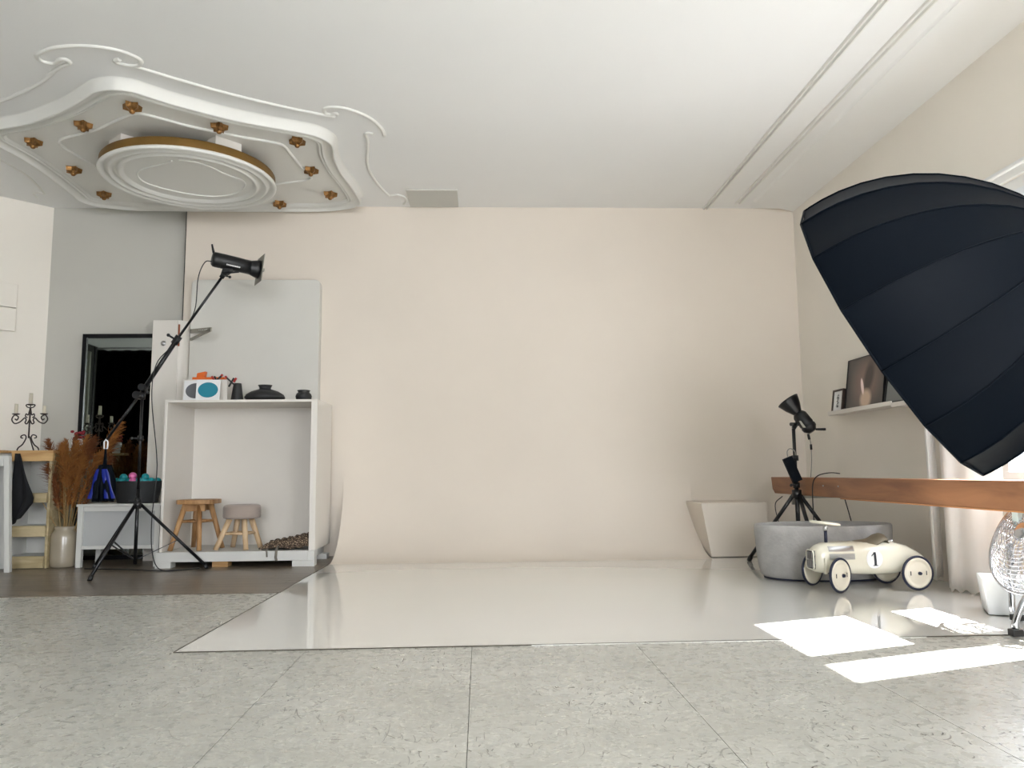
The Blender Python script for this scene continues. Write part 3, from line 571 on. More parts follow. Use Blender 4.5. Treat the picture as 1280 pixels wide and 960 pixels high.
ca = thing('candelabra', (-3.60, 6.33, .925), 'dark scrolled iron candelabra with three ivory candles on the pine shelf', 'candelabra')
cx, cy, z0 = -3.605, 6.33, .925
def scroll(pts, r=.005, nm='scroll'):
    MB().tube(cr([(cx+a_, cy+c_, z0+b_) for a_, c_, b_ in pts], 5), r, 7).build(nm, 'iron', ca)
MB().cyl((cx, cy, z0+.10), (cx, cy, z0+.30), .006, None, 8).build('stem', 'iron', ca)
for s_ in (-1, 1):
    scroll([(s_*.085, 0, .003), (s_*.075, 0, .025), (s_*.045, 0, .05), (s_*.02, 0, .10), (s_*.03, 0, .125), (s_*.055, 0, .12), (s_*.06, 0, .105), (s_*.045, 0, .10)], nm='foot')
    scroll([(0, 0, .25), (s_*.02, 0, .215), (s_*.035, 0, .225), (s_*.028, 0, .245), (s_*.04, 0, .262), (s_*.075, 0, .23), (s_*.115, 0, .218), (s_*.14, 0, .25), (s_*.12, 0, .285), (s_*.09, 0, .27), (s_*.10, 0, .245), (s_*.115, 0, .255)], nm='arm')
    scroll([(s_*.02, 0, .265), (s_*.035, 0, .275), (s_*.03, 0, .295), (s_*.015, 0, .285), (s_*.008, 0, .31), (s_*.004, 0, .34), (s_*.025, 0, .35), (s_*.035, 0, .365), (s_*.02, 0, .37)], .0045)
    MB().lathe([(0, 0), (.022, .004), (.03, .012), (.014, .010), (.012, .022)], (cx+s_*.11, cy, z0+.285), n=14).build('drip_pan', 'iron', ca)
    MB().cyl((cx+s_*.11, cy, z0+.295), (cx+s_*.11, cy, z0+(.375 if s_ < 0 else .36)), .014, .012, 12).build('candle', 'wax', ca)
scroll([(0, .08, .003), (0, .05, .05), (0, .02, .10), (0, .0, .12)], nm='foot')
MB().lathe([(0, 0), (.022, .004), (.03, .012), (.014, .010), (.012, .022)], (cx, cy, z0+.36), n=14).build('drip_pan', 'iron', ca)
MB().cyl((cx, cy, z0+.37), (cx, cy, z0+.46), .015, .013, 12).build('candle', 'wax', ca)
MB().cyl((cx, cy, z0+.3), (cx, cy, z0+.36), .004, None, 8).build('stem', 'iron', ca)
wv = thing('white_ribbed_pot', (-3.335, 6.55, .925), 'white ribbed pot with dark red flowers behind the pampas grass', 'flower pot')
MB().lathe([(0, 0), (.03, 0), (.035, .01), (.032, .025), (.04, .035), (.035, .05), (.043, .06), (.043, .10), (.036, .10), (.03, .02), (0, .02)], (-3.335, 6.55, .925), n=20).build('pot_body', 'paperwhite', wv)
fl_ = MB(); random.seed(5)
for k in range(14):
    fl_.sphere((-3.335+random.uniform(-.045, .045), 6.55+random.uniform(-.03, .03), 1.04+random.uniform(-.015, .05)), .018, 6, 1, 1, .7)
fl_.build('red_flowers', 'redflower', wv)

# bench
be = thing('low_bench_box', (-2.9, 6.5, .004), 'low grey-white bench box beneath the ball bucket', 'bench')
MB().box((-3.19, 6.30, .478), (-2.52, 6.70, .497)).build('bench_top', 'whitecool', be, bevel=.004)
pg = mat('pale_grey_panel', (178, 180, 180), .5); 
for xx, yy in ((-3.16, 6.33), (-2.56, 6.33), (-3.16, 6.65), (-2.56, 6.65)): MB().box((xx-.02, yy-.02, .004), (xx+.02, yy+.02, .478)).build('leg', 'whitecool', be, bevel=.002)
MB().box((-3.14, 6.335, .155), (-2.58, 6.345, .478)).build('front_panel', pg, be); MB().box((-3.14, 6.315, .145), (-2.58, 6.335, .17)).build('bottom_rail', 'whitecool', be); MB().box((-3.14, 6.318, .44), (-2.58, 6.335, .478)).build('top_rail', 'whitecool', be)
MB().box((-3.165, 6.35, .155), (-3.155, 6.63, .478)).build('side_panel', pg, be); MB().box((-2.565, 6.35, .155), (-2.555, 6.63, .478)).build('side_panel', pg, be)
MB().box((-3.14, 6.35, .155), (-2.58, 6.65, .165)).build('bottom_board', pg, be)
bu = thing('ball_bucket', (-2.795, 6.48, .497), 'oval dark grey bucket full of plastic balls on the low bench', 'bucket')
MB().lathe([(0, 0), (.155, 0), (.162, .01), (.195, .165), (.2, .172), (.2, .178), (.19, .175), (.157, .02), (0, .02)], (-2.795, 6.48, .4975), n=36, sx=1, sy=.62).build('bucket_body', 'darkgrey', bu)
random.seed(11)
place = ['leftmost, at the rim', 'front left', 'centre left', 'x', 'front, right of the lower pink ball', 'front right', 'right front rim', 'rightmost', 'back left', 'back, left of centre', 'back centre', 'back right', 'centre', 'right of centre', 'left of centre']
spots = [(-.16, -.02), (-.11, -.075), (-.06, -.02), (-.012, -.095), (.035, -.075), (.08, -.085), (.12, -.05), (.155, .0), (-.12, .05), (-.05, .07), (.02, .08), (.09, .06), (.03, 0), (.095, -.01), (-.105, .0)]
for k, (dx, dy) in enumerate(spots):
    pk = dx == -.012
    o = MB().sphere((-2.795+dx, 6.48+dy*.75, .672 if not pk else .672), .030, 16)
    tag(o.build('plastic_ball', 'ballpink' if pk else 'ballteal'), 'lower of two pink balls in the bucket' if pk else 'teal plastic ball in the dark bucket, '+place[k], 'ball', 'plastic balls in the bucket')
tag(MB().sphere((-2.82, 6.435, .715), .031, 16).build('plastic_ball', 'ballpink'), 'upper of two pink balls, topmost in the bucket', 'ball', 'plastic balls in the bucket')
tag(MB().sphere((-2.90, 6.45, .705), .030, 16).build('plastic_ball', 'ballteal'), 'teal ball heaped highest left of the pink balls', 'ball', 'plastic balls in the bucket')
tag(MB().sphere((-2.73, 6.46, .707), .030, 16).build('plastic_ball', 'ballteal'), 'teal ball heaped just right of the stand pole above the bucket', 'ball', 'plastic balls in the bucket')

# vase with pampas
vx, vy = -3.315, 6.40
tag(MB().lathe([(0, 0), (.085, 0), (.096, .012), (.1, .05), (.1, .235), (.094, .265), (.078, .285), (.074, .300), (.080, .312), (.078, .318), (.068, .315), (.064, .29), (.08, .26), (.085, .05), (0, .02)], (vx, vy, .0045), n=36).build('ceramic_vase', 'vasegrey'), 'beige glazed floor vase holding the pampas grass', 'vase')
pa = thing('pampas_grass', (vx, vy, .03), 'bunch of rust-coloured dried pampas grass in the beige vase', 'dried grass')
random.seed(21)
tips = [(-.14, -.05, 1.0), (-.08, .05, .93), (-.02, -.06, .97), (.03, .02, 1.03), (.08, -.06, .98), (.13, .0, 1.04), (.19, -.02, 1.02), (.40, -.03, 1.14), (.03, -.1, .84), (-.11, -.08, .80), (.16, -.10, .86), (-.03, .0, 1.0), (.33, .02, 1.0), (.27, -.06, .9), (.08, -.11, .92), (.36, -.06, .86)]
for k, (tx, ty, tz) in enumerate(tips):
    p0 = Vector((vx+tx*.12, vy+ty*.2, .03)); p3 = Vector((vx+tx, vy+ty, tz)); p1 = Vector((vx+tx*.25, vy+ty*.3, .33)); p2 = p1.lerp(p3, .55)+Vector((-.03*tx, 0, .05))
    path = cr([p0, p1, p2, p3], 8); MB().tube(path, .0028, 5).build('stem', 'straw', pa)
    pl = MB(); n0 = random.choice((9, 11, 14, 15))
    droop = 1 if tx > 0 else -1
    for j in range(520):
        t = n0+random.random()*(len(path)-1-n0); i = int(t); q = path[i].lerp(path[min(i+1, len(path)-1)], t-i); w_ = sin(pi*min(1, (t-n0)/(len(path)-1-n0)*.85+.12))
        d = Vector((random.gauss(droop*.22, .42), random.gauss(-.05, .32), random.gauss(.1, .3)))+(path[min(i+1, len(path)-1)]-path[i]).normalized()*.85; d.normalize(); L_ = (.035+.06*random.random())*(.5+w_)
        e = q+d*L_*.55; f_ = q+d*L_+Vector((droop*.012, 0, -.012)); s_ = d.cross(Vector((random.random()-.5, random.random()-.5, random.random()))).normalized()*.0022
        pl.add([q-s_, q+s_, e+s_, e-s_, f_], [(0, 1, 2, 3), (3, 2, 4)])
    pl.build('plume', 'pampas' if k % 3 else 'pampas2', pa, weld=False)
MB().tube([(vx-.02, vy-.03, .03), (vx-.05, vy-.05, .33), (vx-.16, vy-.1, .56)], .003, 6).build('stem', 'straw', pa)

# ------------------------------------------------------------------ light stands
def tripod(root, px, py, hub, bot, top, feet, r=.014, zf=.005, knobs=()):
    MB().cyl((px, py, bot), (px, py, hub+.12), r*.95, None, 14).build('pole', 'blackmetal', root)
    MB().cyl((px, py, hub+.12), (px, py, top), r*.75, None, 14).build('pole', 'blackmetal', root)
    MB().cyl((px, py, hub-.03), (px, py, hub+.03), r*2, None, 14).build('hub_collar', 'black', root)
    for z in knobs:
        k = MB(); k.cyl((px, py, z-.02), (px, py, z+.02), r*1.5, None, 12); k.cyl((px-.01, py-.01, z), (px-.05, py-.03, z), .007, None, 8); k.sphere((px-.052, py-.031, z), .012, 8); k.build('clamp_knob', 'black', root)
    for fx, fy in feet:
        l = MB(); d = (Vector((fx, fy, zf))-Vector((px, py, hub))); a = Vector((px, py, hub))+Vector((d.x, d.y, 0)).normalized()*.025
        l.cyl(a, (fx, fy, zf+.012), r*.85, None, 10); leg = l.build('leg', 'blackmetal', root)
        MB().cyl((fx, fy, zf), Vector((fx, fy, zf+.012))-d.normalized()*.03, r*1.1, None, 10).build('foot_tip', 'black', leg)
        mid = a.lerp(Vector((fx, fy, zf)), .55); MB().bar((px+(fx-px)*.05, py+(fy-py)*.05, bot+.04), mid, .012, .006).build('brace', 'blackmetal', root)
lpx, lpy = -2.585, 6.0
ls = thing('boom_light_stand', (lpx, lpy, .005), 'black tripod boom stand in front of the bench and mirror', 'light stand')
tripod(ls, lpx, lpy, .50, .06, 1.34, [(-2.684, 5.53), (-2.095, 6.13), (-3.0, 6.24)], .014, knobs=(.53, 1.0))
A = Vector((-2.838, 6.0, .99)); Bm = Vector((-2.586, 6.0, 1.36)); Cc = Vector((-2.336, 5.98, 1.755)); D = Vector((-1.975, 5.93, 2.262))
MB().cyl(A, Bm, .010, None, 12).build('boom_tail', 'blackmetal', ls)
MB().cyl(Bm, Cc, .017, None, 12).build('boom_arm', 'blackmetal', ls); MB().cyl(Cc, D, .010, None, 12).build('boom_arm', 'blackmetal', ls)
k = MB(); k.cyl(Bm+Vector((-.03, -.04, -.03)), Bm+Vector((-.03, .04, -.03)), .03, None, 16); k.cyl(Bm+Vector((.01, -.05, .03)), Bm+Vector((.01, .03, .03)), .026, None, 16); k.sphere(Bm+Vector((.05, -.03, -.01)), .016, 8); k.cyl((lpx, lpy, 1.30), (lpx, lpy, 1.35), .022, None, 12); k.build('boom_clamp', 'black', ls)
k = MB(); k.cyl(Cc-Vector((.02, 0, .03)), Cc+Vector((.02, 0, .03)), .026, None, 12); k.cyl(Cc, Cc+Vector((-.045, -.04, .03)), .008, None, 8); k.sphere(Cc+Vector((-.047, -.042, .032)), .014, 8); k.build('sleeve_clamp', 'black', ls)
MB().lathe([(0, 0), (.018, .0), (.02, .004), (0, .008)], Cc+Vector((-.085, -.03, -.03)), (0, -1, 0), 14).build('clear_knob', 'silver', ls)
k = MB(); k.cyl(D-Vector((.02, 0, .028)), D+Vector((.012, 0, .02)), .018, None, 12); k.cyl(D+Vector((0, 0, -.01)), D+Vector((.05, -.02, -.025)), .005, None, 8); k.sphere(D+Vector((.052, -.02, -.026)), .012, 8); k.build('spigot', 'black', ls)

fh = thing('studio_flash_head', (-1.93, 5.93, 2.27), 'black studio flash head with square plate on top of the boom', 'studio light')
dr = Vector((.85, .50, -.10)).normalized(); F0 = Vector((-2.045, 5.86, 2.365)); 
MB().lathe([(0, 0), (.045, 0), (.056, .012), (.058, .03), (.058, .06), (.056, .065), (.058, .07), (.057, .2), (.056, .205), (.0555, .285), (0, .285)], F0, dr, 28).build('flash_body', 'black', fh)
MB().lathe([(.053, .27), (.056, .29), (.068, .33), (.074, .355), (.072, .355), (.064, .33), (.05, .285)], F0, dr, 28).build('reflector', 'black', fh)
pT = Matrix.Translation(F0+dr*.362) @ Matrix.Rotation(math.atan2(dr.y, dr.x), 4, 'Z') @ Matrix.Rotation(rad(6), 4, 'Y')
MB(pT).box((-.002, -.10, -.11), (.002, .10, .11)).build('square_plate', 'greymetal', fh); MB(pT).box((.002, -.03, -.012), (.03, .0, .01)).build('plate_clip', 'greymetal', fh)
MB().cyl(F0+dr*.01+Vector((0, 0, .05)), F0+Vector((-.005, 0, .115)), .010, .007, 8).build('rear_lever', 'black', fh)
y = MB(); y.hexa([F0+dr*.12+Vector((-.03, -.03, -.05)), F0+dr*.12+Vector((.04, -.03, -.055)), F0+dr*.12+Vector((.04, .03, -.055)), F0+dr*.12+Vector((-.03, .03, -.05))], [F0+dr*.10+Vector((-.03, -.02, -.11)), F0+dr*.10+Vector((.01, -.02, -.11)), F0+dr*.10+Vector((.01, .02, -.11)), F0+dr*.10+Vector((-.03, .02, -.11))]); y.build('tilt_bracket', 'black', fh)
MB().cyl(F0+dr*.1+Vector((.0, -.03, -.095)), F0+dr*.1+Vector((.115, -.03, -.088)), .010, .005, 10).build('tilt_handle', 'black', fh)
# small blurred white lettering strip
sd_ = dr.cross(Vector((0, 0, 1))).normalized(); up_ = sd_.cross(dr).normalized(); tx = MB(); random.seed(2)
for k in range(10):
    a_ = .10+k*.0105; nrm_ = (sd_*cos(rad(-32))+up_*sin(rad(-32))); c0 = F0+dr*a_+nrm_*.0585; tg = nrm_.cross(dr).normalized()
    tx.hexa([c0-tg*.005, c0+dr*.008-tg*.005, c0+dr*.008-tg*.005+nrm_*.001, c0-tg*.005+nrm_*.001], [c0+tg*.005, c0+dr*.008+tg*.005, c0+dr*.008+tg*.005+nrm_*.001, c0+tg*.005+nrm_*.001])
tx.build('white_lettering', 'paperwhite', fh)
tag(MB().tube(cr([F0+Vector((0, 0, -.02)), F0+Vector((-.05, -.01, -.03)), F0+Vector((-.10, 0, -.15)), (-2.20, 5.96, 1.98), (-2.30, 5.955, 1.80), (-2.36, 5.95, 1.70), (-2.47, 5.95, 1.56), (-2.50, 5.97, 1.3), (-2.485, 6.08, .8), (-2.515, 6.10, .4), (-2.50, 6.09, .15), (-2.43, 6.05, .02), (-2.30, 6.03, .009), (-2.2, 6.08, .009)], 6), .004, 6).build('power_cord', 'cable'), 'thin black cord falling from the flash head down to the floor', 'cord')
tag(MB().tube(cr([(-3.05, 6.2, .009), (-2.85, 6.15, .009), (-2.65, 6.1, .009), (-2.5, 6.03, .009), (-2.3, 6.0, .009), (-2.15, 6.12, .009)], 6), .004, 6).build('floor_cable', 'cable'), 'black cable lying along the floor before the bench', 'cord')
# counterweight bag
cw = thing('counterweight_bag', (-2.84, 6.0, .97), 'blue and black weight bag hanging from the boom tail by a white clip', 'bag')
c = MB(); 
c.tube([(-2.85, 5.995, .925), (-2.852, 5.995, .975), (-2.838, 5.995, .995), (-2.824, 5.995, .975), (-2.826, 5.995, .925)], .006, 8, True, True); c.build('white_clip', 'paperwhite', cw)
MB().hexa([(-2.85, 5.985, .78), (-2.826, 5.985, .78), (-2.826, 6.005, .78), (-2.85, 6.005, .78)], [(-2.843, 5.99, .93), (-2.833, 5.99, .93), (-2.833, 6.0, .93), (-2.843, 6.0, .93)]).build('strap', 'nylon', cw)
def bag(cx_, sx_, m_, lean):
    g = []
    for j in range(12):
        t = j/11; z = .80-.27*t; w_ = sx_*(.25+.85*sin(pi*min(1, .12+.72*t))); g.append([(cx_+lean*t+w_*cos(2*pi*k/14), 6.0+.045*(.3+sin(pi*t*.85))*sin(2*pi*k/14), z+.006*sin(k*2+j)) for k in range(14)])
    return MB().grid(g, True, True).add(g[-1], [tuple(range(14))]).build('weight_pouch', m_, cw)
bag(-2.865, .038, 'nylon', -.03); bag(-2.815, .042, 'nylon', .025); bag(-2.84, .028, 'nylon', 0)
for k, dx in enumerate((-.06, .035, .075, -.025)):
    g = [[(-2.84+dx*(.4+.9*t/8)+(.012+.004*sin(t))*(i-1), 5.948-.004*(1-abs(i-1)), .77-.22*t/8) for i in range(3)] for t in range(9)]
    MB().grid(g).build('blue_stripe' if k != 3 else 'black_stripe', 'blueb' if k != 3 else 'nylon', cw)

# right stand
rpx, rpy = 2.345, 5.68
rs = thing('tripod_light_stand', (rpx, rpy, .006), 'black tripod light stand behind the grey concrete tub', 'light stand')
tripod(rs, rpx, rpy, .535, .15, 1.02, [(2.11, 6.10), (2.80, 5.86), (2.40, 5.46)], .017, .0065, knobs=(.60, .80))
lh = thing('reflector_lamp', (2.40, 5.68, 1.02), 'black lamp with bowl reflector tilted up beside the picture ledge', 'studio light')
L0 = Vector((2.462, 5.66, 1.02)); ld = (Vector((2.335, 5.75, 1.245))-L0).normalized()
MB().lathe([(0, -.03), (.03, -.03), (.045, -.01), (.054, .0), (.056, .02), (.05, .03), (.054, .04), (.052, .12), (.04, .14), (0, .14)], L0, ld, 24).build('lamp_body', 'black', lh)
MB().lathe([(.03, .13), (.036, .15), (.062, .20), (.078, .245), (.085, .262), (.083, .262), (.07, .235), (.03, .16), (.0, .155)], L0, ld, 32).build('bowl_reflector', 'blackmetal', lh)
MB().cyl(L0+Vector((.03, -.03, -.01)), L0+Vector((.10, -.04, -.01)), .008, .010, 8).build('lever', 'black', lh)
y = MB(); y.cyl((rpx, rpy, 1.02), (rpx+.03, rpy, 1.06), .016, None, 10); y.bar((rpx+.02, rpy-.01, 1.05), (2.42, 5.67, 1.05), .03, .02); y.cyl((rpx-.03, rpy-.03, 1.05), (rpx+.03, rpy, 1.05), .014, None, 10); y.build('yoke', 'black', lh)
MB().hexa([L0+ld*.04+Vector((-.05, -.055, -.03)), L0+ld*.04+Vector((-.03, -.057, -.03)), L0+ld*.04+Vector((-.03, -.054, -.03)), L0+ld*.04+Vector((-.05, -.05, -.03))], [L0+ld*.09+Vector((-.05, -.055, -.02)), L0+ld*.09+Vector((-.035, -.057, -.02)), L0+ld*.09+Vector((-.035, -.054, -.02)), L0+ld*.09+Vector((-.05, -.05, -.02))]).build('white_lettering', 'greymetal', lh)
bl = thing('ballast_box', (2.32, 5.64, .7), 'black ballast box hanging tilted on the right light stand', 'power supply')
MB(Matrix.Translation((2.305, 5.645, .715)) @ Matrix.Rotation(rad(-22), 4, 'Y')).box((-.035, -.02, -.095), (.035, .015, .095)).build('box_body', 'nylon', bl, bevel=.004)
MB().tube(cr([(2.275, 5.645, .81), (2.275, 5.645, .85), (2.30, 5.645, .87), (2.335, 5.655, .85), (2.34, 5.66, .82)], 5), .004, 6).build('hanging_loop', 'palecable', bl)
lc = thing('lamp_cable', (2.45, 5.64, .98), 'grey lamp cable with black plug hanging beside the right stand', 'cord')
MB().tube(cr([(2.44, 5.655, .985), (2.45, 5.64, .93), (2.455, 5.64, .86), (2.455, 5.65, .75), (2.44, 5.66, .62), (2.40, 5.66, .58)], 6), .003, 6).build('cable', 'palecable', lc)
k = MB(); k.cyl((2.443, 5.652, .975), (2.447, 5.645, .935), .010, None, 8); k.cyl((2.454, 5.64, .90), (2.455, 5.64, .86), .009, None, 8); k.build('plug', 'black', lc)
for pts_, lb_ in (([(2.44, 5.60, .02), (2.44, 5.62, .3), (2.435, 5.60, .5), (2.44, 5.58, .64), (2.50, 5.55, .685), (2.58, 5.5, .70), (2.64, 5.45, .69)], 'black cable arching over the wooden beam beside the stand'), ([(2.62, 5.5, .50), (2.635, 5.48, .40), (2.66, 5.46, .25), (2.70, 5.45, .02)], 'black cable dropping from the beam underside to the floor')):
    if 'arching' in lb_: pts_ = [(2.380, 5.50, .02), (2.385, 5.50, .3), (2.385, 5.50, .5), (2.385, 5.48, .62), (2.41, 5.44, .672), (2.47, 5.38, .69), (2.52, 5.34, .684)]
    tag(MB().tube(cr(pts_, 6), .004, 6).build('loose_cable', 'cable'), lb_, 'cord')
tag(MB().tube(cr([(2.44, 6.2, .50), (2.36, 6.15, .44), (2.37, 6.12, .30), (2.42, 6.1, .15), (2.46, 6.1, .012)], 6), .004, 6).build('loose_cable', 'cable'), 'black cable behind the left leg of the right stand', 'cord')

# ------------------------------------------------------------------ right side: block, beam, tub, car, ledge
wb = MB(); wb.hexa([(1.80, 6.40, .0065), (2.395, 6.40, .0065), (2.395, 6.895, .0065), (1.86, 6.895, .0065)], [(1.82, 6.40, .445), (2.395, 6.40, .447), (2.395, 6.895, .447), (1.855, 6.895, .445)])
wb = MB().box((1.895, 6.40, .0065), (2.395, 6.895, .36)); wb.box((1.82, 6.40, .36), (2.395, 6.895, .446))
wb = MB().hexa([(1.897, 6.38, .0065), (2.37, 6.38, .0065), (2.37, 6.895, .0065), (1.897, 6.895, .0065)], [(1.825, 6.38, .446), (2.385, 6.38, .446), (2.385, 6.895, .446), (1.825, 6.895, .446)])
tag(wb.build('plinth_box', 'cream', bevel=.006), 'cream painted box plinth in the corner beside the backdrop curve', 'plinth')
bm_ = thing('wooden_beam', (2.47, 4.8, .52), 'long brown wooden beam running along the right wall', 'beam')
MB().add([(2.40, 3.31, .522), (2.40, 6.25, .524), (2.40, 6.30, .56), (2.40, 6.32, .655), (2.40, 3.31, .657), (2.55, 3.31, .522), (2.55, 6.25, .524), (2.55, 6.30, .56), (2.55, 6.32, .655), (2.55, 3.31, .657)],
         [(0, 1, 2, 3, 4), (9, 8, 7, 6, 5), (0, 5, 6, 1), (1, 6, 7, 2), (2, 7, 8, 3), (3, 8, 9, 4), (4, 9, 5, 0)]).build('beam_timber', 'beam', bm_, bevel=.003)
MB().box((2.398, 3.31, .516), (2.55, 5.1, .5225)).build('worn_edge', 'beamlight', bm_)
for yy, c_ in ((6.05, 'greymetal'), (3.5, 'paleblue')):
    k = MB(); k.box((2.46, yy-.02, .49), (2.95, yy+.02, .515)); k.box((2.46, yy-.02, .44), (2.49, yy+.02, .49)); k.build('wall_bracket', c_, bm_)
for yy in (5.35, 5.12): MB().sphere((2.40, yy, .60), .007, 8).build('screw_head', 'silver', bm_)
# tub
tu = MB().lathe([(0, .0), (.86, .0), (.93, .03), (.97, .12), (1.0, .30), (1.0, .335), (.985, .348), (.955, .348), (.94, .33), (.92, .15), (.85, .08), (0, .07)], (2.285, 5.14, .0075), n=56, sx=.455, sy=.27)
tu2 = MB(); [tu2.add([(2.285+p[0]*0, 0, 0)], []) for p in ()]
tub = thing('concrete_tub', (2.285, 5.14, .0065), 'wide oval grey concrete tub behind the toy racing car', 'tub')
T_ = MB()
prof_ = [(0, .0), (.86, .0), (.93, .03), (.97, .12), (1.0, .30), (1.0, .335), (.985, .348), (.955, .348), (.94, .33), (.92, .15), (.85, .08), (0, .07)]
rings = [[(2.285+.455*r_*cos(2*pi*k/56), 5.14+.27*r_*sin(2*pi*k/56), .0075+z_) for k in range(56)] for r_, z_ in prof_]
T_.grid(rings, True, True).build('tub_body', 'concrete', tub)
MB().grid([[(2.285+.455*r_*cos(2*pi*k/56), 5.14+.27*r_*sin(2*pi*k/56), z_) for k in range(56)] for r_, z_ in ((.87, .0066), (.885, .0066), (.885, .016), (.86, .018))], True, True).build('dark_base_band', 'navy', tub)  # navy band around the foot of the tub

# toy racing car
car = thing('toy_racing_car', (2.30, 4.63, .0065), 'cream metal ride-on toy racing car with number 1 roundel', 'toy car')
CT = Matrix.Translation((2.30, 4.635, .0065)) @ Matrix.Rotation(rad(6), 4, 'Z')
st_ = [(-.335, .035, .125, .225), (-.325, .055, .108, .243), (-.30, .070, .10, .262), (-.26, .08, .096, .274), (-.18, .088, .093, .279), (-.05, .092, .086, .279), (.08, .092, .082, .278), (.18, .088, .084, .272), (.26, .074, .10, .25), (.33, .052, .125, .215), (.38, .03, .145, .185), (.40, .012, .156, .168)]
def sec(x):
    for i in range(len(st_)-1):
        if st_[i][0] <= x <= st_[i+1][0]:
            t = (x-st_[i][0])/(st_[i+1][0]-st_[i][0]); return [a_+(b_-a_)*t for a_, b_ in zip(st_[i][1:], st_[i+1][1:])]
    return st_[-1][1:] if x > 0 else st_[0][1:]
def ring(x, n=28, p=2.8):
    w_, a_, b_ = sec(x); zc = (a_+b_)/2; h_ = (b_-a_)/2; out = []
    for k in range(n):
        t = 2*pi*k/n; c_, s_ = cos(t), sin(t); out.append((x, w_*math.copysign(abs(c_)**(2/p), c_), zc+h_*math.copysign(abs(s_)**(2/p), s_)))
    return out
xs_ = [-.335, -.325, -.31, -.30, -.28, -.26, -.22, -.18, -.12, -.05, .02, .08, .13, .18, .22, .26, .295, .33, .355, .38, .40]
B_ = MB(CT); rr_ = [ring(x) for x in xs_]; B_.grid(rr_, True, True); B_.add(rr_[0], [tuple(range(28))]); B_.add(rr_[-1], [tuple(range(28))]); B_.build('car_body', 'cream_enamel', car)
def patch(nm, m_, f_, off=.0018, nu=12, nv=8):
    g = []
    for i in range(nu+1):
        R = []
        for j in range(nv+1):
            x, z = f_(i/nu, j/nv); w_, a_, b_ = sec(x); zc = (a_+b_)/2; h_ = (b_-a_)/2; q = max(0, 1-abs((z-zc)/h_)**2.8)**(1/2.8); R.append((x, -w_*q-off, z))
        g.append(R)
    return MB(CT).grid(g).build(nm, m_, car)
lou = mat('louvre_silver', (176, 176, 172), .35, .6)
for zc_, h_ in ((.243, .015), (.198, .017)):
    patch('louvre_panel', lou, lambda u_, v_: (-.265+.155*u_, zc_-h_+2*h_*v_), .002)
    for k in range(3): patch('louvre_slat', 'silver', lambda u_, v_: (-.26+.145*u_, zc_-h_*.7+k*h_*.6+h_*.18*v_), .005, 8, 2)
def disc(u_, v_): a_ = 2*pi*u_; return (.012+.052*v_*cos(a_), .181+.056*v_*sin(a_))
patch('white_roundel', 'paperwhite', disc, .0035, 30, 4)
patch('number_one', 'inkblack', lambda u_, v_: (.009+.015*u_-.003*v_, .142+.078*v_), .0055, 2, 6)
patch('number_one', 'inkblack', lambda u_, v_: (-.008+.020*u_, .200+.018*u_-.008*v_+.003), .0055, 3, 3)
patch('number_one', 'inkblack', lambda u_, v_: (.002+.030*u_, .141+.004*v_), .0055, 3, 2)
# grille
gm = MB(CT); gx = -.336
pts_ = [(-.030, .128), (.030, .128), (.037, .15), (.037, .20), (.028, .226), (-.028, .226), (-.037, .20), (-.037, .15)]
gm.add([(gx-.008, a_, b_) for a_, b_ in pts_]+[(gx+.006, a_*1.1, .177+(b_-.177)*1.1) for a_, b_ in pts_], [tuple(range(8))]+[(i, (i+1) % 8, 8+(i+1) % 8, 8+i) for i in range(8)]); gr = gm.build('grille', 'inkblack', car)
gs = MB(CT)
for k in range(5): gs.box((gx-.012, -.028+.014*k-.002, .132), (gx-.007, -.028+.014*k+.002, .222))
gs.box((gx-.012, -.035, .175), (gx-.007, .035, .179)); gs.build('grille_bars', 'silver', gr)
MB(CT).tube(cr([(gx-.006, a_*1.06, .177+(b_-.177)*1.06) for a_, b_ in pts_], 3, True), .0045, 7, True, True).build('grille_rim', 'cream_enamel', car)
MB(CT).cyl((-.235, 0, .27), (-.235, 0, .345), .0095, None, 12).build('steering_column', 'navy', car)
MB(CT).cyl((-.235, 0, .345), (-.235, 0, .378), .015, .011, 12).build('column_cap', 'silver', car)
sw = MB(CT @ Matrix.Translation((-.235, 0, .388)) @ Matrix.Rotation(rad(8), 4, 'Y')); sw.tube([(.08*cos(t*pi/14), .08*sin(t*pi/14), 0) for t in range(28)], .0085, 8, True, True)
for a_ in (90, 210, 330): sw.bar((0, 0, 0), (.076*cos(rad(a_)), .076*sin(rad(a_)), 0), .016, .005)
sw.cyl((0, 0, -.006), (0, 0, .006), .022, None, 14); sw.build('steering_wheel', 'cream_enamel', car)
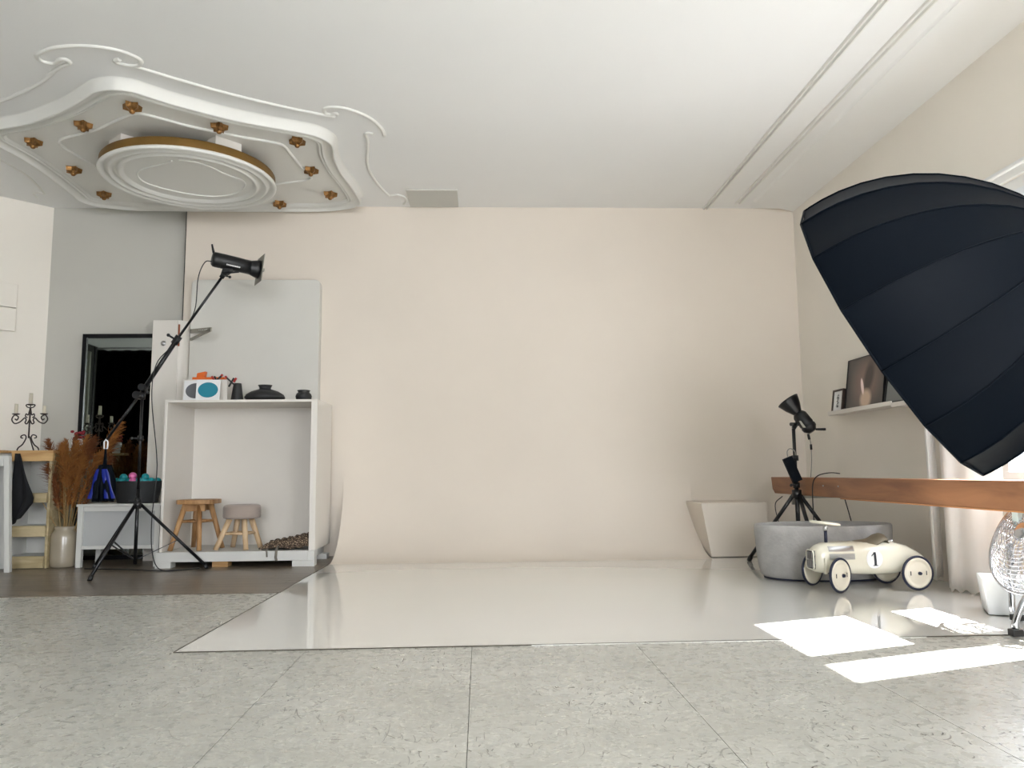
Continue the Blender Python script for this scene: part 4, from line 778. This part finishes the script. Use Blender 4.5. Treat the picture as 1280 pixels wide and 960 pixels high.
# saddle seat
g = []
sp_ = [(-.065, .012, .278), (-.04, .05, .282), (0, .062, .284), (.04, .066, .290), (.07, .068, .303), (.09, .066, .315), (.11, .062, .320), (.125, .058, .316), (.135, .054, .295), (.136, .05, .262)]
for x, w_, z in sp_: g.append([(x, w_*sin(a_), z-(1-cos(a_))*.035) for a_ in [rad(-95+190*k/12) for k in range(13)]])
MB(CT).grid(g).build('seat', 'seat', car, solid=.006)
k = MB(CT); k.cyl((.19, 0, .268), (.19, 0, .283), .012, .012, 12); k.cyl((.17, -.01, .27), (.17, -.01, .279), .006, .006, 10); k.build('filler_cap', 'chrome', car)
def wheel(x, y_, steer, hs):
    W_ = CT @ Matrix.Translation((x, y_, .101)) @ Matrix.Rotation(rad(steer), 4, 'Z') @ Matrix.Rotation(pi/2, 4, 'X')
    if hs < 0: W_ = W_ @ Matrix.Rotation(pi, 4, 'X')
    ti = MB(W_); ti.tube([(.0935*cos(2*pi*t/36), .0935*sin(2*pi*t/36), 0) for t in range(36)], .0075, 8, True, True); w_ = ti.build('wheel', 'navy', car)
    MB(W_).lathe([(0, .018), (.02, .017), (.06, .006), (.07, .0055), (.074, .0095), (.082, .010), (.088, .004), (.088, -.006), (.07, -.006), (0, -.004)], n=36).build('wheel_disc', 'hub', w_)
    h = MB(W_); h.cyl((0, 0, .015), (0, 0, .03), .011, .009, 12); h.build('hub_cap', 'navy', w_)
    h = MB(W_); h.box((.048, -.012, .0085), (.052, .012, .0115)); h.box((-.052, -.012, .0085), (-.048, .012, .0115)); h.build('disc_slot', 'inkblack', w_)
wheel(-.245, -.15, 25, 1); wheel(-.245, .155, 25, -1); wheel(.24, -.155, 0, 1); wheel(.24, .14, 0, -1)
ax = MB(CT); ax.cyl((-.245, -.14, .101), (-.245, .145, .101), .006, None, 8); ax.cyl((.24, -.145, .101), (.24, .13, .101), .006, None, 8); ax.build('axle', 'navy', car)
lg = MB(CT); lg.bar((-.29, -.075, .10), (-.29, -.078, .19), .012, .012); lg.build('front_strut', 'cream_enamel', car)

# picture ledges and frames
def ledge(y0_, y1_, z_, lb):
    m = MB(); m.box((2.82, y0_, z_-.018), (2.95, y1_, z_)); m.box((2.815, y0_, z_-.018), (2.828, y1_, z_+.014)); return tag(m.build('picture_ledge', 'white', bevel=.002), lb, 'shelf', 'picture ledges on the right wall')
ledge(5.16, 6.12, 1.163, 'white picture ledge on the right wall holding the framed photos'); ledge(4.93, 5.155, 1.150, 'white picture ledge continuing nearer, behind the softbox')
def frame(nm, lb, y0_, y1_, zb_, h_, thick, fw, fm, pic, xw=2.872):
    t = thing(nm, (xw, (y0_+y1_)/2, zb_), lb, 'picture', 'framed pictures on the ledge'); lean = math.asin(min(.9, (.075-thick)/h_)) if h_ > .25 else .14
    T = Matrix.Translation((xw-.012, y0_, zb_+.0005)) @ Matrix.Rotation(lean, 4, 'Y'); L_ = y1_-y0_
    f = MB(T); f.box((0, 0, 0), (thick, fw, h_)); f.box((0, L_-fw, 0), (thick, L_, h_)); f.box((0, fw, 0), (thick, L_-fw, fw)); f.box((0, fw, h_-fw), (thick, L_-fw, h_)); f.box((thick*.7, fw, fw), (thick, L_-fw, h_-fw)); f.build('picture_frame', fm, t)
    me = MB(); me.box((thick*.3, fw, fw), (thick*.65, L_-fw, h_-fw)); o = me.build('print', pic, t); o.parent = t; o.matrix_parent_inverse = Matrix(); 
    # keep the print's own coordinates so its procedural image sits on it
    for v in o.data.vertices: v.co += Vector(RL[t.name])
    o.matrix_local = Matrix.Translation(-RL[t.name]) @ T
    return t, T, L_
t_, T_, L_ = frame('small_picture', 'small dark-framed lettering print on the picture ledge', 5.92, 6.10, 1.163, .185, .03, .014, 'darkframe', 'paperwhite', 2.845)
w_ = MB(T_); random.seed(9); zz = .045
for k in range(9):
    hgt = .006+.008*random.random(); y_ = .09+random.uniform(-.012, .012); w_.bar((.006, y_-.014, zz), (.006, y_+.014, zz+random.uniform(-.006, .006)), .002, hgt*.5, up=(1, 0, 0)); w_.bar((.006, y_+random.uniform(-.012, .012), zz), (.006, y_+random.uniform(-.012, .012), zz+.012), .003, .002); zz += .011
w_.build('black_lettering', 'inkblack', t_)
frame('portrait_photo', 'large dark portrait photo leaning on the picture ledge', 5.33, 5.90, 1.163, .40, .02, .004, 'blackmetal', 'photo', 2.858)
frame('black_picture', 'black-framed grey picture partly hidden behind the softbox', 4.95, 5.32, 1.163, .30, .02, .015, 'blackmetal', mat('grey_print_picture', (120, 124, 122), .3), 2.862)

# curtain
def drape(nm, path, z0_, z1_, amp, fr, lb, m_='sheer'):
    P_ = cr(path, 14); g = []
    for j in range(22):
        t = j/21; z = z0_+(z1_-z0_)*t; R = []
        for i, p in enumerate(P_):
            d = (P_[min(i+1, len(P_)-1)]-P_[max(i-1, 0)]).normalized(); nrm_ = Vector((-d.y, d.x, 0)); s_ = amp*(sin(i*fr)+.5*sin(i*fr*.43+1+t*1.5))*(1-.3*t)
            R.append((p.x+nrm_.x*s_, p.y+nrm_.y*s_, z+(.01*sin(i*.8) if j == 0 else 0)))
        g.append(R)
    return tag(MB().grid(g).build(nm, m_, solid=.004), lb, 'curtain', 'white curtains by the window')
drape('window_curtain', [(2.915, 4.24), (2.83, 4.30), (2.76, 4.42), (2.735, 4.5)], .012, 2.28, .007, .4, 'nearer white curtain panel hanging beside the window behind the beam')
drape('window_curtain', [(2.745, 4.62), (2.80, 4.72), (2.87, 4.80), (2.92, 4.86)], .05, 2.25, .014, .5, 'farther white curtain panel, left of the nearer one by the beam')
k = MB(); k.cyl((2.83, 2.9, 2.34), (2.83, 5.0, 2.34), .012, None, 12); k.build
rod = thing('curtain_rod', (2.86, 4.0, 2.3), 'white curtain rod above the window', 'curtain rod'); MB().cyl((2.84, 3.0, 2.305), (2.84, 4.95, 2.305), .010, None, 12).build('rod', 'frame', rod)
for yy in (3.05, 4.9): MB().bar((2.84, yy, 2.305), (2.95, yy, 2.305), .015, .015).build('rod_bracket', 'frame', rod)

# planter
pl_ = MB(); pl_.hexa([(2.467, 3.754, .0065), (2.66, 3.66, .0065), (2.75, 3.85, .0065), (2.56, 3.94, .0065)], [(2.445, 3.742, .178), (2.67, 3.63, .178), (2.78, 3.86, .178), (2.56, 3.97, .178)])
tag(pl_.build('square_planter', 'planter', bevel=.004), 'white tapered square planter behind the chrome fan', 'planter')

# chrome fan
fan = thing('floor_fan', (2.45, 3.45, .0065), 'chrome floor fan with wire grille cropped by the right edge', 'fan')
fc_ = Vector((2.535, 3.45, .385)); fn = Vector((-.80, -.10, .46)).normalized(); fu = fn.orthogonal().normalized(); fv = fn.cross(fu); R_ = .265
def fp_(r_, a_, d_): return fc_+fn*d_+r_*(cos(a_)*fu+sin(a_)*fv)
def frings(spec, nm):
    m = MB()
    for r_, d_, th_ in spec: m.tube([fp_(r_, 2*pi*k/48, d_) for k in range(48)], th_, 6, True, True)
    m.build(nm, 'chrome', fan)
frings([(R_, 0, .008)], 'outer_ring')
for k in range(15):
    t = k/14; frings([(R_*(1-.86*t), .1*(1-(1-t)**2.6), .0024)], 'grille_ring'); frings([(R_*(1-.86*t), -.006-.14*(1-(1-t)**2.2), .0024)], 'grille_ring')
wr = MB()
for k in range(24):
    a_ = 2*pi*k/24
    wr.tube([fp_(R_*(1-.86*t/8), a_, .1*(1-(1-t/8)**2.6)) for t in range(9)], .0022, 5, False)
    wr.tube([fp_(R_*(1-.86*t/8), a_, -.006-.14*(1-(1-t/8)**2.2)) for t in range(9)], .0022, 5, False)
o = wr.build('wire_grille', 'chrome', fan, weld=False); o['kind'] = 'stuff'
MB().lathe([(0, .105), (.04, .104), (.05, .098), (.05, .09)], fc_, fn, 24).build('centre_badge', 'chrome', fan)
MB().lathe([(0, -.14), (.05, -.13), (.06, -.06), (.05, -.03), (.02, .02), (0, .03)], fc_, fn, 20).build('motor', 'darkgrey', fan)
for k in range(4):
    a0 = 2*pi*k/4; g = [[fp_(r_, a0+s_*.5+(r_*1.2), -.01+.03*s_) for s_ in (0, .5, 1)] for r_ in (.04, .09, .14, .19, .215)]
    MB().grid(g).build('blade', 'silver', fan, solid=.002)
lg = MB(); lg.tube(cr([(2.50, 3.27, .36), (2.42, 3.26, .30), (2.315, 3.27, .16), (2.27, 3.28, .06), (2.285, 3.285, .028), (2.34, 3.29, .02), (2.60, 3.30, .02), (2.90, 3.32, .02)], 6), .014, 12); lg.build('leg', 'chrome', fan)
lg = MB(); lg.tube(cr([(2.55, 3.68, .36), (2.54, 3.66, .28), (2.50, 3.62, .14), (2.49, 3.61, .05), (2.51, 3.61, .024), (2.58, 3.61, .02), (2.90, 3.6, .02)], 6), .014, 12); lg.build('leg', 'chrome', fan)
for p in ((2.262, 3.28), (2.495, 3.60)): MB().box((p[0]-.018, p[1]-.02, .0065), (p[0]+.03, p[1]+.02, .035)).build('rubber_foot', 'black', fan, bevel=.004)
MB().cyl((2.50, 3.27, .36), (2.58, 3.47, .36), .012, None, 8).build('pivot', 'chrome', fan)

# ------------------------------------------------------------------ softbox
sb = thing('parabolic_softbox', (1.75, 2.16, 1.40), 'huge black parabolic softbox seen from behind, tilting down to the left', 'softbox')
C_ = Vector((1.394, 2.5, 1.16)); n_ = Vector((-.654, .617, -.438)).normalized(); u_ = n_.cross(Vector((0, 0, 1))).normalized(); v_ = u_.cross(n_); RS = .517; ph_ = 5.086
def sbp(t, d, dr_=0):
    # t: 0 rim .. 1 apex ; parabolic rib
    dep = .56*t; r_ = RS*math.sqrt(max(.0, 1-t))*(1-.0*t)
    r_ = RS*(1-t**2.0)**.56 if t < 1 else 0
    return dep, max(r_, .05)+dr_
ts = [0, .04, .12, .22, .34, .46, .58, .68, .77, .85, .92, .965]
for k in range(16):
    g = []
    for t in ts:
        dep, r_ = sbp(t, 0); row = []
        for s_ in range(5):
            f_ = s_/4; a_ = ph_+2*pi*(k+f_)/16; c0 = r_*cos(pi/16)/cos(2*pi/16*(f_-.5)); sag = 1-.012*sin(pi*f_)*(1 if t > 0 else 1)
            row.append(C_-n_*dep+c0*sag*(cos(a_)*u_+sin(a_)*v_))
        g.append(row)
    MB().grid(g).build('fabric_panel', 'nylon', sb)
    rb_ = MB(); rb_.tube([C_-n_*sbp(t, 0)[0]+(sbp(t, 0)[1]+.0015)*(cos(ph_+2*pi*k/16)*u_+sin(ph_+2*pi*k/16)*v_) for t in ts], .0028, 6); rb_.build('rib', 'nylon', sb)
rm = MB(); rm.tube([C_+(RS)*(cos(ph_+2*pi*k/16)*u_+sin(ph_+2*pi*k/16)*v_) for k in range(16)], .004, 6, True, True); rm.build('rim_piping', 'nylon', sb)
df = MB(); df.add([C_-n_*.03+(RS*.985)*(cos(ph_+2*pi*k/16)*u_+sin(ph_+2*pi*k/16)*v_) for k in range(16)], [tuple(range(16))]); df.build('diffuser', 'paperwhite', sb)
ap = C_-n_*.54
sh_ = thing('softbox_flash_head', ap, 'black flash head and stand carrying the big softbox, outside the right edge', 'studio light')
MB().lathe([(0, 0), (.075, 0), (.075, .03), (.06, .05), (.06, .30), (.05, .32), (0, .32)], ap+n_*.02, -n_, 24).build('flash_body', 'black', sh_)
px_, py_ = (ap-n_*.2).x, (ap-n_*.2).y
MB().cyl((px_, py_, .35), (px_, py_, (ap-n_*.2).z-.05), .015, None, 12).build('pole', 'blackmetal', sh_)
for a_ in (-60, 60, 180): 
    a_ = rad(a_-30); MB().cyl((px_, py_, .55), (px_+.36*cos(a_), py_+.36*sin(a_), .008), .011, None, 10).build('leg', 'blackmetal', sh_)

# dark half of the studio, behind and left of the camera (seen in the mirror)
dc = thing('backdrop_stand', (-6.1, .3, 0), 'black studio backdrop hanging from a crossbar to the left of the camera', 'backdrop')
g = [[(-6.62+i*.033, .3+.03*sin(i*.9), z) for i in range(36)] for z in (.01, 1.5, 2.93)]
MB().grid(g).build('black_fabric', 'darkcurtain', dc, solid=.004); MB().cyl((-6.62, .3, 2.965), (-5.42, .3, 2.965), .014, None, 12).build('crossbar', 'silver', dc)
for xx in (-6.66, -5.40): MB().cyl((xx, .3, 0.002), (xx, .3, 2.98), .014, None, 12).build('pole', 'blackmetal', dc)
fp2 = thing('tall_screen_panel', (-5.2, .32, 0), 'tall grey-green screen panel beside the black backdrop', 'screen'); MB().box((-5.36, .30, .002), (-5.0, .33, 2.7)).build('panel', mat('grey_green_panel', (92, 104, 94), .7), fp2); MB().box((-5.36, .30, 2.702), (-5.0, .33, 3.0)).build('top_panel', mat('pale_top_panel', (168, 166, 158), .7), fp2)
fp3 = thing('pale_screen_panel', (-6.9, .32, 0), 'pale screen panel at the far side of the black backdrop', 'screen'); MB().box((-7.0, .30, .002), (-6.72, .33, 2.9)).build('panel', mat('pale_screen', (150, 154, 138), .7), fp3)
